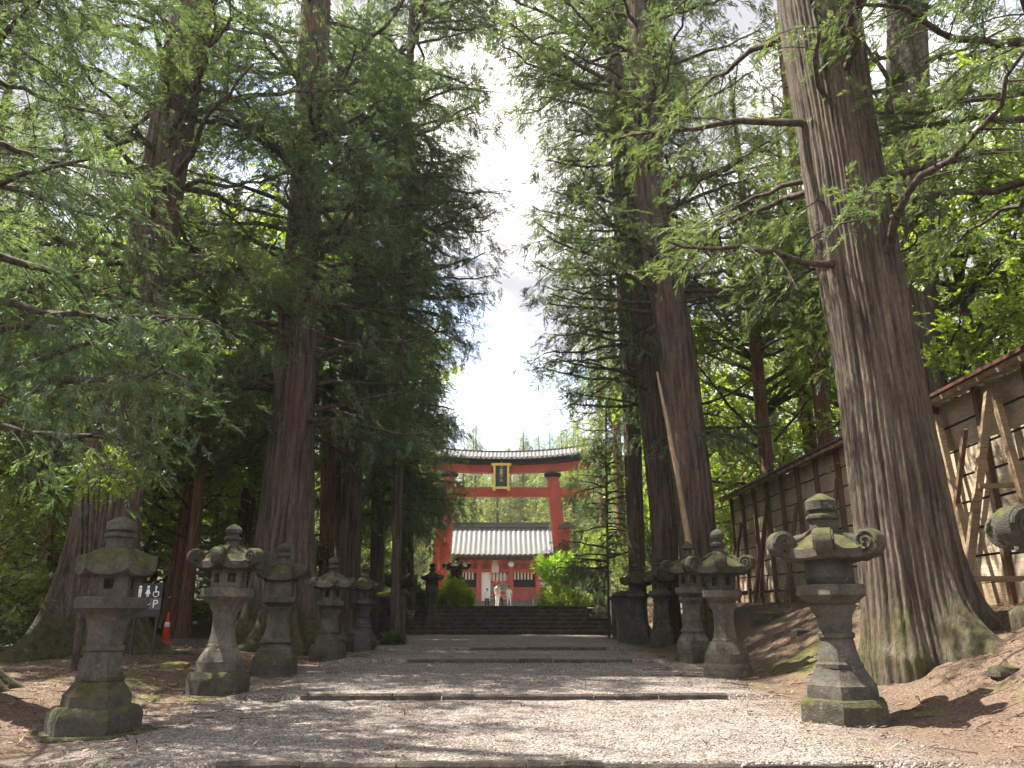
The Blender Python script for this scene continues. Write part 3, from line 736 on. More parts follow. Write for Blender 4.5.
def trunk_mesh(name, pts, rs, flare=1.0, flare_h=1.2, lobes=7, seed=0, nth=96, nz=90, ridge=.035, fdir=None):
    """polar trunk in local coordinates, fissured bark ridges and buttressed roots"""
    r = np.random.default_rng(seed)
    pts = np.asarray(pts, float); rs = np.asarray(rs, float)
    zz = pts[:, 2]; H = zz[-1]
    u = np.linspace(0, 1, nz) ** 1.7
    z = -0.5 + (H + .5) * u
    cx = np.interp(z, zz, pts[:, 0]); cy = np.interp(z, zz, pts[:, 1]); rad = np.interp(z, zz, rs)
    # smooth the axis
    for _ in range(3):
        cx[1:-1] = (cx[:-2] + 2 * cx[1:-1] + cx[2:]) / 4; cy[1:-1] = (cy[:-2] + 2 * cy[1:-1] + cy[2:]) / 4; rad[1:-1] = (rad[:-2] + 2 * rad[1:-1] + rad[2:]) / 4
    th = np.linspace(0, 2 * np.pi, nth, endpoint=False)
    T, Zg = np.meshgrid(th, z)
    ph = r.uniform(0, 6.28, 12)
    warp = .02 * np.sin(Zg * .5 + ph[0]) + .012 * np.sin(Zg * 1.3 + ph[1] + 2 * T) + .006 * np.sin(Zg * 4.1 + ph[8])
    rid = 0
    nf = int(nth / 5)
    for k, (f, a) in enumerate(((nf // 4, .5), (nf // 2, .8), (nf, 1.0))):
        rid = rid + a * (np.abs(np.sin((T + warp) * f / 2 * 1.0 + ph[2 + k] + .35 * np.sin(Zg * (.3 + .4 * k) + T * (2 + k)))) - .6)
    # keep periodic: integer frequencies only
    h = np.clip(Zg, 0, None)
    fl = np.exp(-h / flare_h)
    lob = 0
    for k in range(3):
        q = lobes + (k - 1) * 2; lob = lob + np.sin(q * T + ph[6 + k] + .15 * Zg) * (0.5 if k != 1 else 1)
    lobe = np.clip(.5 + .5 * lob / 1.3, 0, 1.2)
    Rr = rad[:, None] * (1 + .05 * np.sin(2 * T + ph[9] + Zg * .2) + .03 * np.sin(3 * T + Zg * .35 + ph[10]))
    fw = 1.0 if fdir is None else (.25 + .75 * (.5 + .5 * np.cos(T - fdir)) * 1.5)
    Rr = Rr * (1 + flare * fw * fl * (.35 + .85 * lobe)) + flare * fw * .7 * np.exp(-h / .25) * lobe ** 2 * rad[0]
    Rr = Rr + ridge * rid * np.minimum(rad[:, None] / .6, 1.3)
    Rr = Rr + r.normal(0, ridge * .12, Rr.shape)
    Xv = cx[:, None] + Rr * np.cos(T); Yv = cy[:, None] + Rr * np.sin(T)
    V = np.stack([Xv, Yv, Zg], 2).reshape(-1, 3)
    i_, j_ = np.meshgrid(np.arange(nth), np.arange(nz - 1)); b = (j_ * nth + i_).ravel(); b2 = (j_ * nth + (i_ + 1) % nth).ravel()
    F = np.stack([b, b2, b2 + nth, b + nth], 1)
    return np_mesh(name, V, F, True)

def grow(axis, h0, h1, nb, lenf, rng, elev=(-.1, .35), droop=.5, spray=.45, dens=1.0, azf=None, sec=9, rad=.1, hang=.35, bare=.25, up_tip=.15):
    """axis: func z->(x,y,r). Returns branch lines, spray arrays (local coordinates)."""
    spray = spray * .88; dens = dens * 1.25
    lines = []; P = []; D = []; S = []
    for b in range(nb):
        f = (b + rng.uniform(0, 1)) / nb
        z = h0 + (h1 - h0) * f
        az = rng.uniform(0, 2 * np.pi) if azf is None else azf(rng)
        x, y, r = axis(z)
        Lb = lenf(f, az, z) * rng.uniform(.7, 1.1)
        if Lb < .4: continue
        el = rng.uniform(*elev) + f * .25
        k = 12; t = np.linspace(0, 1, k)
        hor = Lb * t
        zc = np.tan(el) * Lb * t - droop * Lb * t ** 2 * .6 + up_tip * Lb * t ** 4
        wob = np.cumsum(rng.normal(0, .022 * Lb, k)); wob[0] = 0
        dx, dy = np.cos(az), np.sin(az)
        pts = np.stack([x + dx * (hor + r * .5) - dy * wob, y + dy * (hor + r * .5) + dx * wob, z + zc + np.cumsum(rng.normal(0, .012 * Lb, k))], 1)
        rb = rad * (Lb / 5) * (1 - .85 * t) + .012
        lines.append((pts, rb))
        ns = max(3, int(sec * Lb / 4.5))
        for s in range(ns):
            ft = bare + (1 - bare) * (s + rng.uniform(0, 1)) / ns
            i0 = min(int(ft * (k - 1)), k - 2); fr = ft * (k - 1) - i0
            p0 = pts[i0] * (1 - fr) + pts[i0 + 1] * fr
            tan = pts[i0 + 1] - pts[i0]; tan /= np.linalg.norm(tan)
            side = 1 if s % 2 else -1
            sd = np.array([-tan[1], tan[0], 0]) * side
            d = tan * rng.uniform(.4, .9) + sd * rng.uniform(.5, 1.0) + np.array([0, 0, rng.normal(-hang * .3, .2)])
            d /= np.linalg.norm(d)
            Ls = (.28 + .22 * rng.uniform()) * Lb * (1.15 - ft * .75) + .25
            kk = 5; tt = np.linspace(0, 1, kk)[:, None]
            q = p0 + d * Ls * tt + np.array([0, 0, -hang * Ls]) * tt ** 2
            lines.append((q, np.linspace(.02 * max(.6, Lb / 5), .006, kk)))
            thin = rng.uniform(0, 1)
            m_ = max(3, int(dens * Ls / spray * 5.2 * (.35 if thin < .18 else (1.0 if thin < .7 else 1.7))))
            tq = rng.uniform(.08, 1, m_) ** .7
            pp = p0 + d * Ls * tq[:, None] + np.array([0, 0, -hang * Ls]) * (tq ** 2)[:, None]
            jit = rng.normal(0, .2 * spray / .45, (m_, 3)) * np.array([1, 1, .8])
            dd = d[None, :] * .8 + rng.normal(0, .6, (m_, 3)) + np.array([0, 0, -hang * 1.3])
            P.append(pp + jit); D.append(dd); S.append(spray * (.45 + .9 * rng.uniform(0, 1, m_) ** 1.6))
    return lines, np.concatenate(P), np.concatenate(D), np.concatenate(S)

def axis_fn(pts, rs):
    pts = np.asarray(pts, float); rs = np.asarray(rs, float)
    return lambda z: (float(np.interp(z, pts[:, 2], pts[:, 0])), float(np.interp(z, pts[:, 2], pts[:, 1])), float(np.interp(z, pts[:, 2], rs)))

TREES = 'tall trees standing beside the avenue'
def big_tree(name, label, Y, px_pts, wpx, htop, bark, leaf, seed, grows, flare=.9, fh=1.1, lobes=7, nth=96, ridge=.035, cat='tree', z0=None, group=TREES, tpl=None, fdir=None, roots=()):
    """px_pts: (px, py) along the trunk axis at depth Y from base up; wpx widths there; htop total height"""
    q = [at(px, py, Y) for px, py in px_pts]
    base = q[0]; zb = gz(base.x, Y) if z0 is None else z0
    rs = [w_ * (Y * math.cos(PITCH) + (p.z - 1.5) * math.sin(PITCH)) / FPX / 2 for w_, p in zip(wpx, q)]
    pts = [(p.x - base.x, 0, max(p.z - zb, 0) if i_ else 0) for i_, p in enumerate(q)]
    # continue to the top
    lx, _, lz = pts[-1]; px_, _, pz_ = pts[-2]
    sl = (lx - px_) / max(lz - pz_, .1) * .5
    if htop > lz + 1:
        pts.append((lx + sl * (htop - lz), 0, htop)); rs.append(.06)
    e = empty(name, (base.x, Y, zb), label, cat, group)
    o = link('trunk', trunk_mesh('trunk', pts, rs, flare, fh, lobes, seed, nth=nth, nz=150 if nth > 150 else 90, ridge=ridge, fdir=fdir), bark, e)
    rng = np.random.default_rng(seed)
    for a0 in roots:
        Lr = rs[0] * rng.uniform(2.6, 4.2); k = 12; t = np.linspace(0, 1, k); a = a0 + np.cumsum(rng.normal(0, .07, k))
        rx = pts[0][0] + np.cos(a) * (rs[0] * .5 + Lr * t); ry = np.sin(a) * (rs[0] * .5 + Lr * t)
        rz_ = G(rx + base.x, ry + Y) - zb + .16 * rs[0] * (1 - t) ** 2 - .02 - .1 * t ** 2
        link('root', tubes_mesh('root', [(np.stack([rx, ry, rz_], 1), rs[0] * .17 * (1 - t) ** .7 + .025 + .02 * np.sin(t * 14 + a0))], 10), bark, e)
    ax = axis_fn(pts, rs)
    L_ = []; P = []; D = []; S = []
    for g in grows:
        l, p, d, s = grow(ax, rng=rng, **g); L_ += l; P.append(p); D.append(d); S.append(s)
    link('limbs', tubes_mesh('limbs', L_), LIMB, e)
    link('crown', sprays_mesh('crown', np.concatenate(P), np.concatenate(D), np.concatenate(S), tpl or TPL, rng), leaf, e)
    return e
def cone(r0, r1, p=1.0):
    return lambda f, az, z: r0 + (r1 - r0) * f ** p
def lim(fn, xmax_right=None, xmax_left=None):
    """shorten limbs that would cross the open strip above the avenue"""
    def g(f, az, z):
        l = fn(f, az, z); c = math.cos(az)
        if xmax_right is not None and c > .1: l = min(l, xmax_right / c)
        if xmax_left is not None and c < -.1: l = min(l, xmax_left / -c)
        return l
    return g
PI = math.pi

def build_trees():
    T1 = big_tree
    # ---- left side
    T1('cedar_tree', 'massive old cedar with flared mossy roots behind the front left lantern', 20.5,
       [(88, 655), (100, 560), (118, 440), (150, 260), (190, 20)], [66, 60, 54, 46, 38], 31, BARK_DARK, LF_CEDAR, 101,
       [dict(h0=6.0, h1=16, nb=46, lenf=cone(5.0, 5.0), droop=.55, spray=.5, dens=1.1),
        dict(h0=16, h1=21, nb=14, lenf=cone(5.0, 4.0), droop=.3, spray=.55, dens=1.1), dict(h0=21, h1=30.5, nb=14, lenf=cone(3.6, 1.0), droop=.3, spray=.8, dens=.6)], flare=1.0, fh=1.3, nth=128, ridge=.03, roots=(-2.9, -2.2, -1.7, -1.2, -.6, 0, .6, 3.1))
    T1('cedar_tree', 'dark broad cedar with buttressed mossy base behind the third left lantern', 24.5,
       [(282, 648), (285, 540), (292, 430), (302, 250), (316, 10)], [56, 52, 43, 34, 28], 33, BARK_DARK, LF_DARK, 102,
       [dict(h0=6.5, h1=19, nb=72, lenf=cone(4.8, 5.4), droop=.5, spray=.5, dens=1.3),
        dict(h0=19, h1=25, nb=22, lenf=cone(5.0, 3.8), droop=.35, spray=.6, dens=1.1), dict(h0=25, h1=32.5, nb=12, lenf=cone(3.4, 1.0), droop=.35, spray=.8, dens=.6)], flare=1.0, fh=1.2, lobes=8, nth=128, roots=(-2.8, -2.1, -1.5, -.9, -.3, .4, 2.8))
    T1('cedar_tree', 'straight grey-brown cedar trunk directly behind the fourth left lantern', 31,
       [(347, 636), (350, 430), (358, 300), (362, 150)], [25, 26, 22, 18], 30, BARK, LF_DARK, 103,
       [dict(h0=8, h1=20, nb=44, lenf=cone(4.6, 4.6), droop=.5, spray=.55, dens=1.2),
        dict(h0=20, h1=29.5, nb=30, lenf=cone(4.4, .8), droop=.35, spray=.8, dens=.9)], flare=.6, fh=.7)
    T1('cedar_tree', 'slim reddish trunk just left of the grey-brown trunk behind the fourth left lantern', 33.5,
       [(325, 634), (327, 560), (329, 430), (330, 300)], [15, 15, 13, 11], 26, BARK_RED, LF_CEDAR, 104,
       [dict(h0=11, h1=25.5, nb=40, lenf=cone(3.6, .8), droop=.4, spray=.6)], flare=.4, fh=.5)
    T1('cypress_tree', 'dense dark cypress whose foliage hangs to the bushes left of the torii', 41,
       [(408, 618), (406, 500), (404, 350), (404, 250)], [13, 12, 9, 6], 23.5, BARK, LF_DARK, 105,
       [dict(h0=5, h1=22.5, nb=130, lenf=lim(cone(3.6, 1.3, .9), 2.9), droop=.6, spray=.5, dens=1.3, hang=.6, sec=11, bare=.1)], flare=.3, fh=.5)
    T1('cypress_tree', 'dense cypress filling the dark mass behind the left stone posts', 36,
       [(376, 628), (378, 500), (384, 350), (388, 200)], [12, 12, 10, 7], 25, BARK, LF_DARK, 106,
       [dict(h0=5, h1=24, nb=130, lenf=lim(cone(3.6, 1.6, .9), 3.2), droop=.6, spray=.5, dens=1.2, hang=.5, sec=10, bare=.1)], flare=.3, fh=.5)
    T1('cedar_tree', 'tall cedar whose upper limbs edge the strip of sky from the left', 29,
       [(395, 640), (400, 400), (404, 200), (410, 60)], [9, 9, 9, 8], 35, BARK, LF_CEDAR, 107,
       [dict(h0=12, h1=34.5, nb=104, lenf=lim(cone(3.8, 4.8), 5.0), droop=.4, spray=.55, dens=.95)], flare=.2, fh=.4, z0=.65)
    T1('cedar_tree', 'cedar outside the left edge whose long drooping boughs fill the upper left corner', 11.5,
       [(-75, 700), (-70, 500), (-60, 250), (-50, 0)], [80, 66, 56, 48], 22, BARK_DARK, LF_DARK, 108,
       [dict(h0=3.6, h1=12.5, nb=18, lenf=cone(4.0, 3.4), droop=.5, spray=.4, dens=1.1, sec=14, azf=lambda r: r.normal(.15, .75), hang=.45),
        dict(h0=13, h1=21.5, nb=7, lenf=cone(3.4, 1), droop=.3, spray=.7)], flare=.8, fh=.8, tpl=TPL_FINE)
    # ---- right side
    T1('cedar_tree', 'giant fissured cedar with spreading mossy roots, the largest trunk, right foreground', 13.2,
       [(926, 684), (911, 590), (897, 486), (880, 376), (857, 250), (837, 130), (818, 10)], [98, 93, 88, 79, 75, 69, 72], 27, BARK, LF_CEDAR, 201,
       [dict(h0=6.3, h1=13.5, nb=15, lenf=cone(4.2, 4.6), droop=.45, spray=.4, dens=.75, rad=.085, bare=.3),
        dict(h0=14, h1=26.5, nb=8, lenf=lim(cone(3.6, 1), None, 3.6), droop=.3, spray=.75, dens=.6)], flare=.75, fh=.75, lobes=6, nth=260, ridge=.03, fdir=-.2, tpl=TPL_FINE)
    T1('cedar_tree', 'tall trunk rising just behind the giant cedar, seen right of it near the top', 21,
       [(935, 640), (925, 420), (912, 250), (908, 100), (906, 5)], [50, 44, 42, 38, 34], 30, BARK, LF_CEDAR, 202,
       [dict(h0=9, h1=22, nb=40, lenf=cone(4.6, 3.4), droop=.4, spray=.5, dens=.9), dict(h0=22, h1=29, nb=8, lenf=cone(3, 1.0), droop=.4, spray=.6, dens=.7)], flare=.5, fh=.8)
    T1('cedar_tree', 'leaning dark-barked cedar behind the second right lantern', 25,
       [(704, 650), (694, 500), (676, 340), (650, 200), (640, 60)], [36, 38, 35, 30, 24], 35, BARK_DARK, LF_CEDAR, 203,
       [dict(h0=10.5, h1=19, nb=36, lenf=lim(cone(4.4, 4.6), None, 4.0), droop=.42, spray=.5, dens=.9),
        dict(h0=19, h1=34.5, nb=50, lenf=lim(cone(5.2, 2.5), None, 5.2), droop=.3, spray=.7, dens=.9)], flare=.22, fh=.6)
    T1('cedar_tree', 'dark cedar with torn bark standing left of the leaning trunk', 28.5,
       [(668, 642), (664, 520), (652, 400), (640, 300), (630, 200)], [26, 27, 26, 22, 17], 27, BARK_DARK, LF_DARK, 204,
       [dict(h0=7, h1=26.5, nb=76, lenf=lim(cone(4.2, 1.6), None, 4.2), droop=.5, spray=.5, dens=.9)], flare=.35, fh=.6)
    T1('hemlock_tree', 'thin dark conifer with hanging boughs in front of the torii right beam end', 34,
       [(609, 628), (607, 520), (606, 440), (606, 400)], [2.6, 2.4, 2, 1.5], 9.5, BARK_DARK, LF_DARK, 205,
       [dict(h0=2.6, h1=9, nb=60, lenf=cone(2.2, 1.0), droop=.6, spray=.42, dens=1.3, hang=.6)], flare=0, fh=.3, ridge=.005)
    T1('cedar_tree', 'cedar outside the right edge whose boughs hang over the upper right corner', 12,
       [(1120, 640), (1105, 400), (1090, 200), (1080, 0)], [80, 66, 56, 48], 22, BARK, LF_CEDAR, 206,
       [dict(h0=7.0, h1=14.5, nb=13, lenf=cone(4.0, 4.2), droop=.42, spray=.4, dens=1.0, sec=12, azf=lambda r: r.normal(PI - .1, .8), hang=.4),
        dict(h0=14, h1=21.5, nb=4, lenf=cone(3.0, 1), droop=.3, spray=.7)], flare=.8, fh=.8, tpl=TPL_FINE)
    T1('cedar_tree', 'tall cedar right of the avenue whose limbs edge the strip of sky from the right', 33,
       [(640, 640), (632, 420), (622, 250), (612, 60)], [16, 16, 14, 11], 38, BARK_DARK, LF_CEDAR, 207,
       [dict(h0=11, h1=24, nb=50, lenf=lim(cone(4.2, 4.2), None, 3.8), droop=.42, spray=.55, dens=.95), dict(h0=24, h1=37.5, nb=50, lenf=lim(cone(5.0, 3.0), None, 5.0), droop=.42, spray=.6, dens=.9), dict(h0=27, h1=37, nb=30, lenf=lim(cone(6.8, 6.0), 3.5, 6.8), droop=.45, spray=.55, dens=1.1)], flare=.3, fh=.5)
build_trees()

# ------------------------------------------------------------------ woods behind: one tree of each kind, then copies
def proto(name, H, r0, bark, leaf, seed, grows, tpl=None, flare=.4):
    pts = [(0, 0, 0), (.15, .1, H * .4), (.05, -.1, H * .8), (0, 0, H)]; rs = [r0, r0 * .8, r0 * .4, .04]
    e = empty(name, (0, 0, 0))
    link('trunk', trunk_mesh('trunk', pts, rs, flare, .6, 6, seed, nth=28, nz=40, ridge=.02), bark, e)
    rng = np.random.default_rng(seed); ax = axis_fn(pts, rs); L_ = []; P = []; D = []; S = []
    for g in grows:
        l, p, d, s = grow(ax, rng=rng, **g); L_ += l; P.append(p); D.append(d); S.append(s)
    link('limbs', tubes_mesh('limbs', L_, 4), LIMB, e)
    link('crown', sprays_mesh('crown', np.concatenate(P), np.concatenate(D), np.concatenate(S), tpl or TPL, rng), leaf, e)
    return e
def dup(src, loc, rz, sc, label, cat, group, name=None):
    r_ = src.copy(); COL.objects.link(r_); r_.location = loc; r_.rotation_euler = (0, 0, rz); r_.scale = (sc, sc, sc)
    if name: r_.name = name
    tagg(r_, label, cat, group)
    for ch in list(src.children):
        c = ch.copy(); COL.objects.link(c); c.parent = r_
    return r_
def tree_set(src, items, cat, group):
    first = True
    for (x, y, sc, label) in items:
        z = gz(x, y) - .1; rz = random.uniform(0, 6.28)
        if first:
            src.location = (x, y, z); src.rotation_euler = (0, 0, rz); src.scale = (sc,) * 3; tagg(src, label, cat, group); first = False
        else: dup(src, (x, y, z), rz, sc, label, cat, group)
WOODS_L = 'conifers in the woods left of the avenue'
WOODS_R = 'trees in the woods right of the avenue'
HILL = 'trees on the hill behind the shrine gate'
def woods():
    rnd = random.Random(42)
    pc = proto('cedar_tree', 25, .42, BARK_DARK, LF_CEDAR, 301, [dict(h0=6, h1=24.5, nb=80, lenf=cone(3.8, .8), droop=.45, spray=.75, dens=1.0, sec=9)])
    pr = proto('cedar_tree', 27, .36, BARK_RED, LF_MID, 302, [dict(h0=11, h1=26.5, nb=60, lenf=cone(3.6, .8), droop=.4, spray=.8, dens=.7, sec=8)])
    pb = proto('broadleaf_tree', 15, .2, BARK_RED, LF_BRIGHT, 303, [dict(h0=3, h1=14.5, nb=46, lenf=lambda f, az, z: 4.2 * math.sin(.35 + 2.5 * f) + .4, droop=.2, spray=.55, dens=.85, sec=9, elev=(.1, .7), hang=.15)], TPL_BROAD)
    ps = proto('understory_maple', 4.5, .06, BARK, LF_MID, 304, [dict(h0=.7, h1=4.3, nb=26, lenf=cone(1.9, .8), droop=.2, spray=.38, dens=.9, elev=(.0, .5), hang=.1)], TPL_BROAD)
    ph = proto('hill_conifer', 20, .3, BARK, LF_MID, 305, [dict(h0=1.0, h1=19.7, nb=100, lenf=cone(3.9, .35, .9), droop=.4, spray=1.1, dens=1.0, sec=8)])
    # left
    A = 'conifer deep in the woods left of the avenue, part hidden by nearer boughs'
    it = [(-13.5, 26, .95, 'thin dark conifer behind the restroom and parking sign')]
    for x, y in ((-17, 22), (-21, 28), (-16, 33), (-11.5, 38), (-24, 36), (-19, 43), (-13, 47), (-28, 45), (-9.5, 55), (-17, 56), (-25, 58), (-34, 34), (-30, 24), (-24, 18), (-12, 66), (-20, 70), (-33, 66), (-40, 50)):
        it.append((x + rnd.uniform(-1, 1), y + rnd.uniform(-1, 1), rnd.uniform(.85, 1.15), A))
    tree_set(pc, it, 'tree', WOODS_L)
    it = [(-11.2, 28.5, .66, 'slim orange-barked trunk between the two massive left cedars')]
    B = 'red-barked conifer in the right woods beyond the board fence'
    for x, y in ((10.6, 30.5), (12.0, 29.0), (14.5, 36), (20, 42), (26, 34), (9, 58), (24, 56), (32, 48), (30, 66), (10, 76), (21, 78)):
        it.append((x + rnd.uniform(-.5, .5), y + rnd.uniform(-1, 1), rnd.uniform(.85, 1.15), B))
    tree_set(pr, it, 'tree', WOODS_R)
    it = []
    C_ = 'bright sunlit broadleaf tree rising behind the board fence'
    for x, y in ((12.5, 22), (15.5, 23), (19, 20), (11.5, 34), (16, 36), (21, 31), (26, 24), (12.2, 45), (16, 50), (20, 47), (27, 39), (15, 62), (13.5, 69), (20, 66)):
        it.append((x + rnd.uniform(-.5, .5), y + rnd.uniform(-1, 1), rnd.uniform(.8, 1.2), C_))
    D_ = 'bright green broadleaf tree glowing in the gaps of the left woods'
    for x, y in ((-12.5, 31), (-15, 36), (-18, 31), (-9, 44), (-23, 40), (-14, 42), (-20, 50), (-10, 62), (-27, 52), (-15, 76), (-22, 64), (-30, 40), (-36, 58)):
        it.append((x, y, rnd.uniform(.9, 1.3), D_))
    tree_set(pb, it, 'tree', 'sunlit broadleaf trees in the woods on both sides')
    it = [(-12.0, 18.5, .8, 'low leafy understory tree at the left edge behind the front left lantern'), (-14.5, 22, .9, 'low leafy tree left of the massive left cedar'),
          (-9.3, 29, .7, 'low green understory tree right of the side lane sign'), (-17, 25, 1.0, 'understory tree in the shade behind the small roofed hut')]
    for k in range(26):
        x = rnd.uniform(-38, -13); it.append((x, rnd.uniform(30, 44) - x * .3, rnd.uniform(1.1, 1.8), 'small leafy understory tree among the trunks beside the avenue'))
    for k in range(8): it.append((rnd.uniform(13, 30), rnd.uniform(24, 50), rnd.uniform(1.1, 1.6), 'small leafy understory tree among the trunks beside the avenue'))
    for x, y in ((-12, 34), (-10.5, 31), (-13, 39), (-16, 29), (-19, 27), (-22, 31), (-26, 27), (13, 25), (14, 33), (-8.5, 33), (-7.0, 43), (-8.3, 38), (6.8, 40), (7.5, 47), (-20, 22)):
        it.append((x, y, rnd.uniform(.7, 1.1), 'small leafy understory tree among the trunks beside the avenue'))
    tree_set(ps, it, 'tree', 'understory trees among the trunks')
    it = []
    for k in range(110):
        y = 124 + 100 * (k + rnd.random()) / 110; x = rnd.uniform(-42, 42) * (y / 150)
        it.append((x, y, rnd.uniform(.75, 1.2), 'hazy pale green conifer on the wooded hill behind the shrine gate'))
    for x in (-18, -13, -9, 9, 13, 18, 24, -25): it.append((x, 108 + rnd.uniform(-4, 4), rnd.uniform(.6, .8), 'hazy pale green conifer on the wooded hill behind the shrine gate'))
    tree_set(ph, it, 'tree', HILL)
woods()

# ------------------------------------------------------------------ bushes
def bush(px, pyb, wpx, hpx, Y, label, leaf, seed, name='round_bush', trunk=False, spray=.22, n=2600, flat=1.0):
    p = at(px, pyb, Y); zb = gz(p.x, Y) if not trunk else gz(p.x, Y)
    W_ = wpx * Y / FPX / 2; Hh = hpx * Y / FPX
    rng = np.random.default_rng(seed)
    e = empty(name, (p.x, Y, zb), label, 'bush' if not trunk else 'small tree')
    d = rng.normal(0, 1, (n, 3)); d /= np.linalg.norm(d, axis=1, keepdims=True); d[:, 2] = np.abs(d[:, 2]) if not trunk else d[:, 2]
    lump = 1 + .16 * np.sin(d[:, 0] * 7 + seed) * np.sin(d[:, 1] * 6 + 1) + .1 * np.sin(d[:, 2] * 9 + d[:, 0] * 5)
    rr_ = (rng.uniform(.4, 1, n) ** .35) * lump
    if trunk:
        c = p.z - zb; P = d * rr_[:, None] * np.array([W_, W_, Hh / 2]) + np.array([0, 0, c + Hh / 2])
        # tiered pads
        P[:, 2] += .12 * Hh * np.sin(P[:, 0] / W_ * 5) 
    else: P = d * rr_[:, None] * np.array([W_, W_, Hh])
    D = d * .7 + rng.normal(0, .5, (n, 3)) + np.array([0, 0, .15])
    link('foliage', sprays_mesh('foliage', P, D, spray * rng.uniform(.6, 1.2, n), TPL_BROAD, rng), leaf, e)
    lines = []
    for k in range(7):
        a_ = rng.uniform(0, 6.28); tx = np.array([math.cos(a_) * W_ * .6, math.sin(a_) * W_ * .6, (Hh * .7 if not trunk else p.z - zb + Hh * .5)])
        t = np.linspace(0, 1, 6)[:, None]
        pt = t * tx * np.array([1, 1, 1]) + np.array([.15 * math.cos(a_), .1, 0]) * np.sin(t * 3.1) * (1 if trunk else .4); pt[:, :2] *= t ** (.8 if trunk else .3)
        lines.append((pt, np.linspace(.06, .015, 6)))
    link('stems', tubes_mesh('stems', lines), LIMB, e)
bush(455, 612, 36, 24, 43, 'round clipped bush at the top left of the stairs', LF_BRIGHT, 401)
bush(413, 615, 24, 20, 43, 'dark green bush behind the slim left lantern', LF_DARK, 402)
bush(563, 608, 50, 22, 44, 'low clipped hedge bush at the top right of the stairs', LF_BRIGHT, 403)
bush(558, 581, 44, 24, 46, 'bright green maple with a thin crooked trunk in front of the right torii pillar', LF_MAPLE, 404, 'small_maple', True, .3, 1500)
bush(452, 600, 18, 40, 52, 'yellow green leafy sapling before the left torii pillar', LF_BRIGHT, 405, 'leafy_sapling', False, .3, 900)
bush(655, 545, 34, 50, 37, 'fresh green sapling between the hanging conifer and the dark torn trunk', LF_BRIGHT, 406, 'leafy_sapling', True, .35, 1100)
bush(603, 578, 44, 44, 56, 'yellow green sunlit sapling behind the stair-end lanterns', LF_BRIGHT, 407, 'leafy_sapling', True, .35, 1400)
bush(393, 644, 22, 10, 27, 'low tuft of dark green grass-like leaves at the foot of the stone posts', LF_CEDAR, 408, 'leafy_tuft', False, .16, 700)
bush(100, 500, 60, 46, 15.5, 'pale fresh leafed bough-like shrub before the massive left cedar', LF_BRIGHT, 409, 'leafy_sapling', True, .22, 260)
bush(30, 600, 80, 70, 22, 'leafy green shrub in shade at the left edge', LF_MID, 410, 'leafy_shrub', False, .35, 1500)

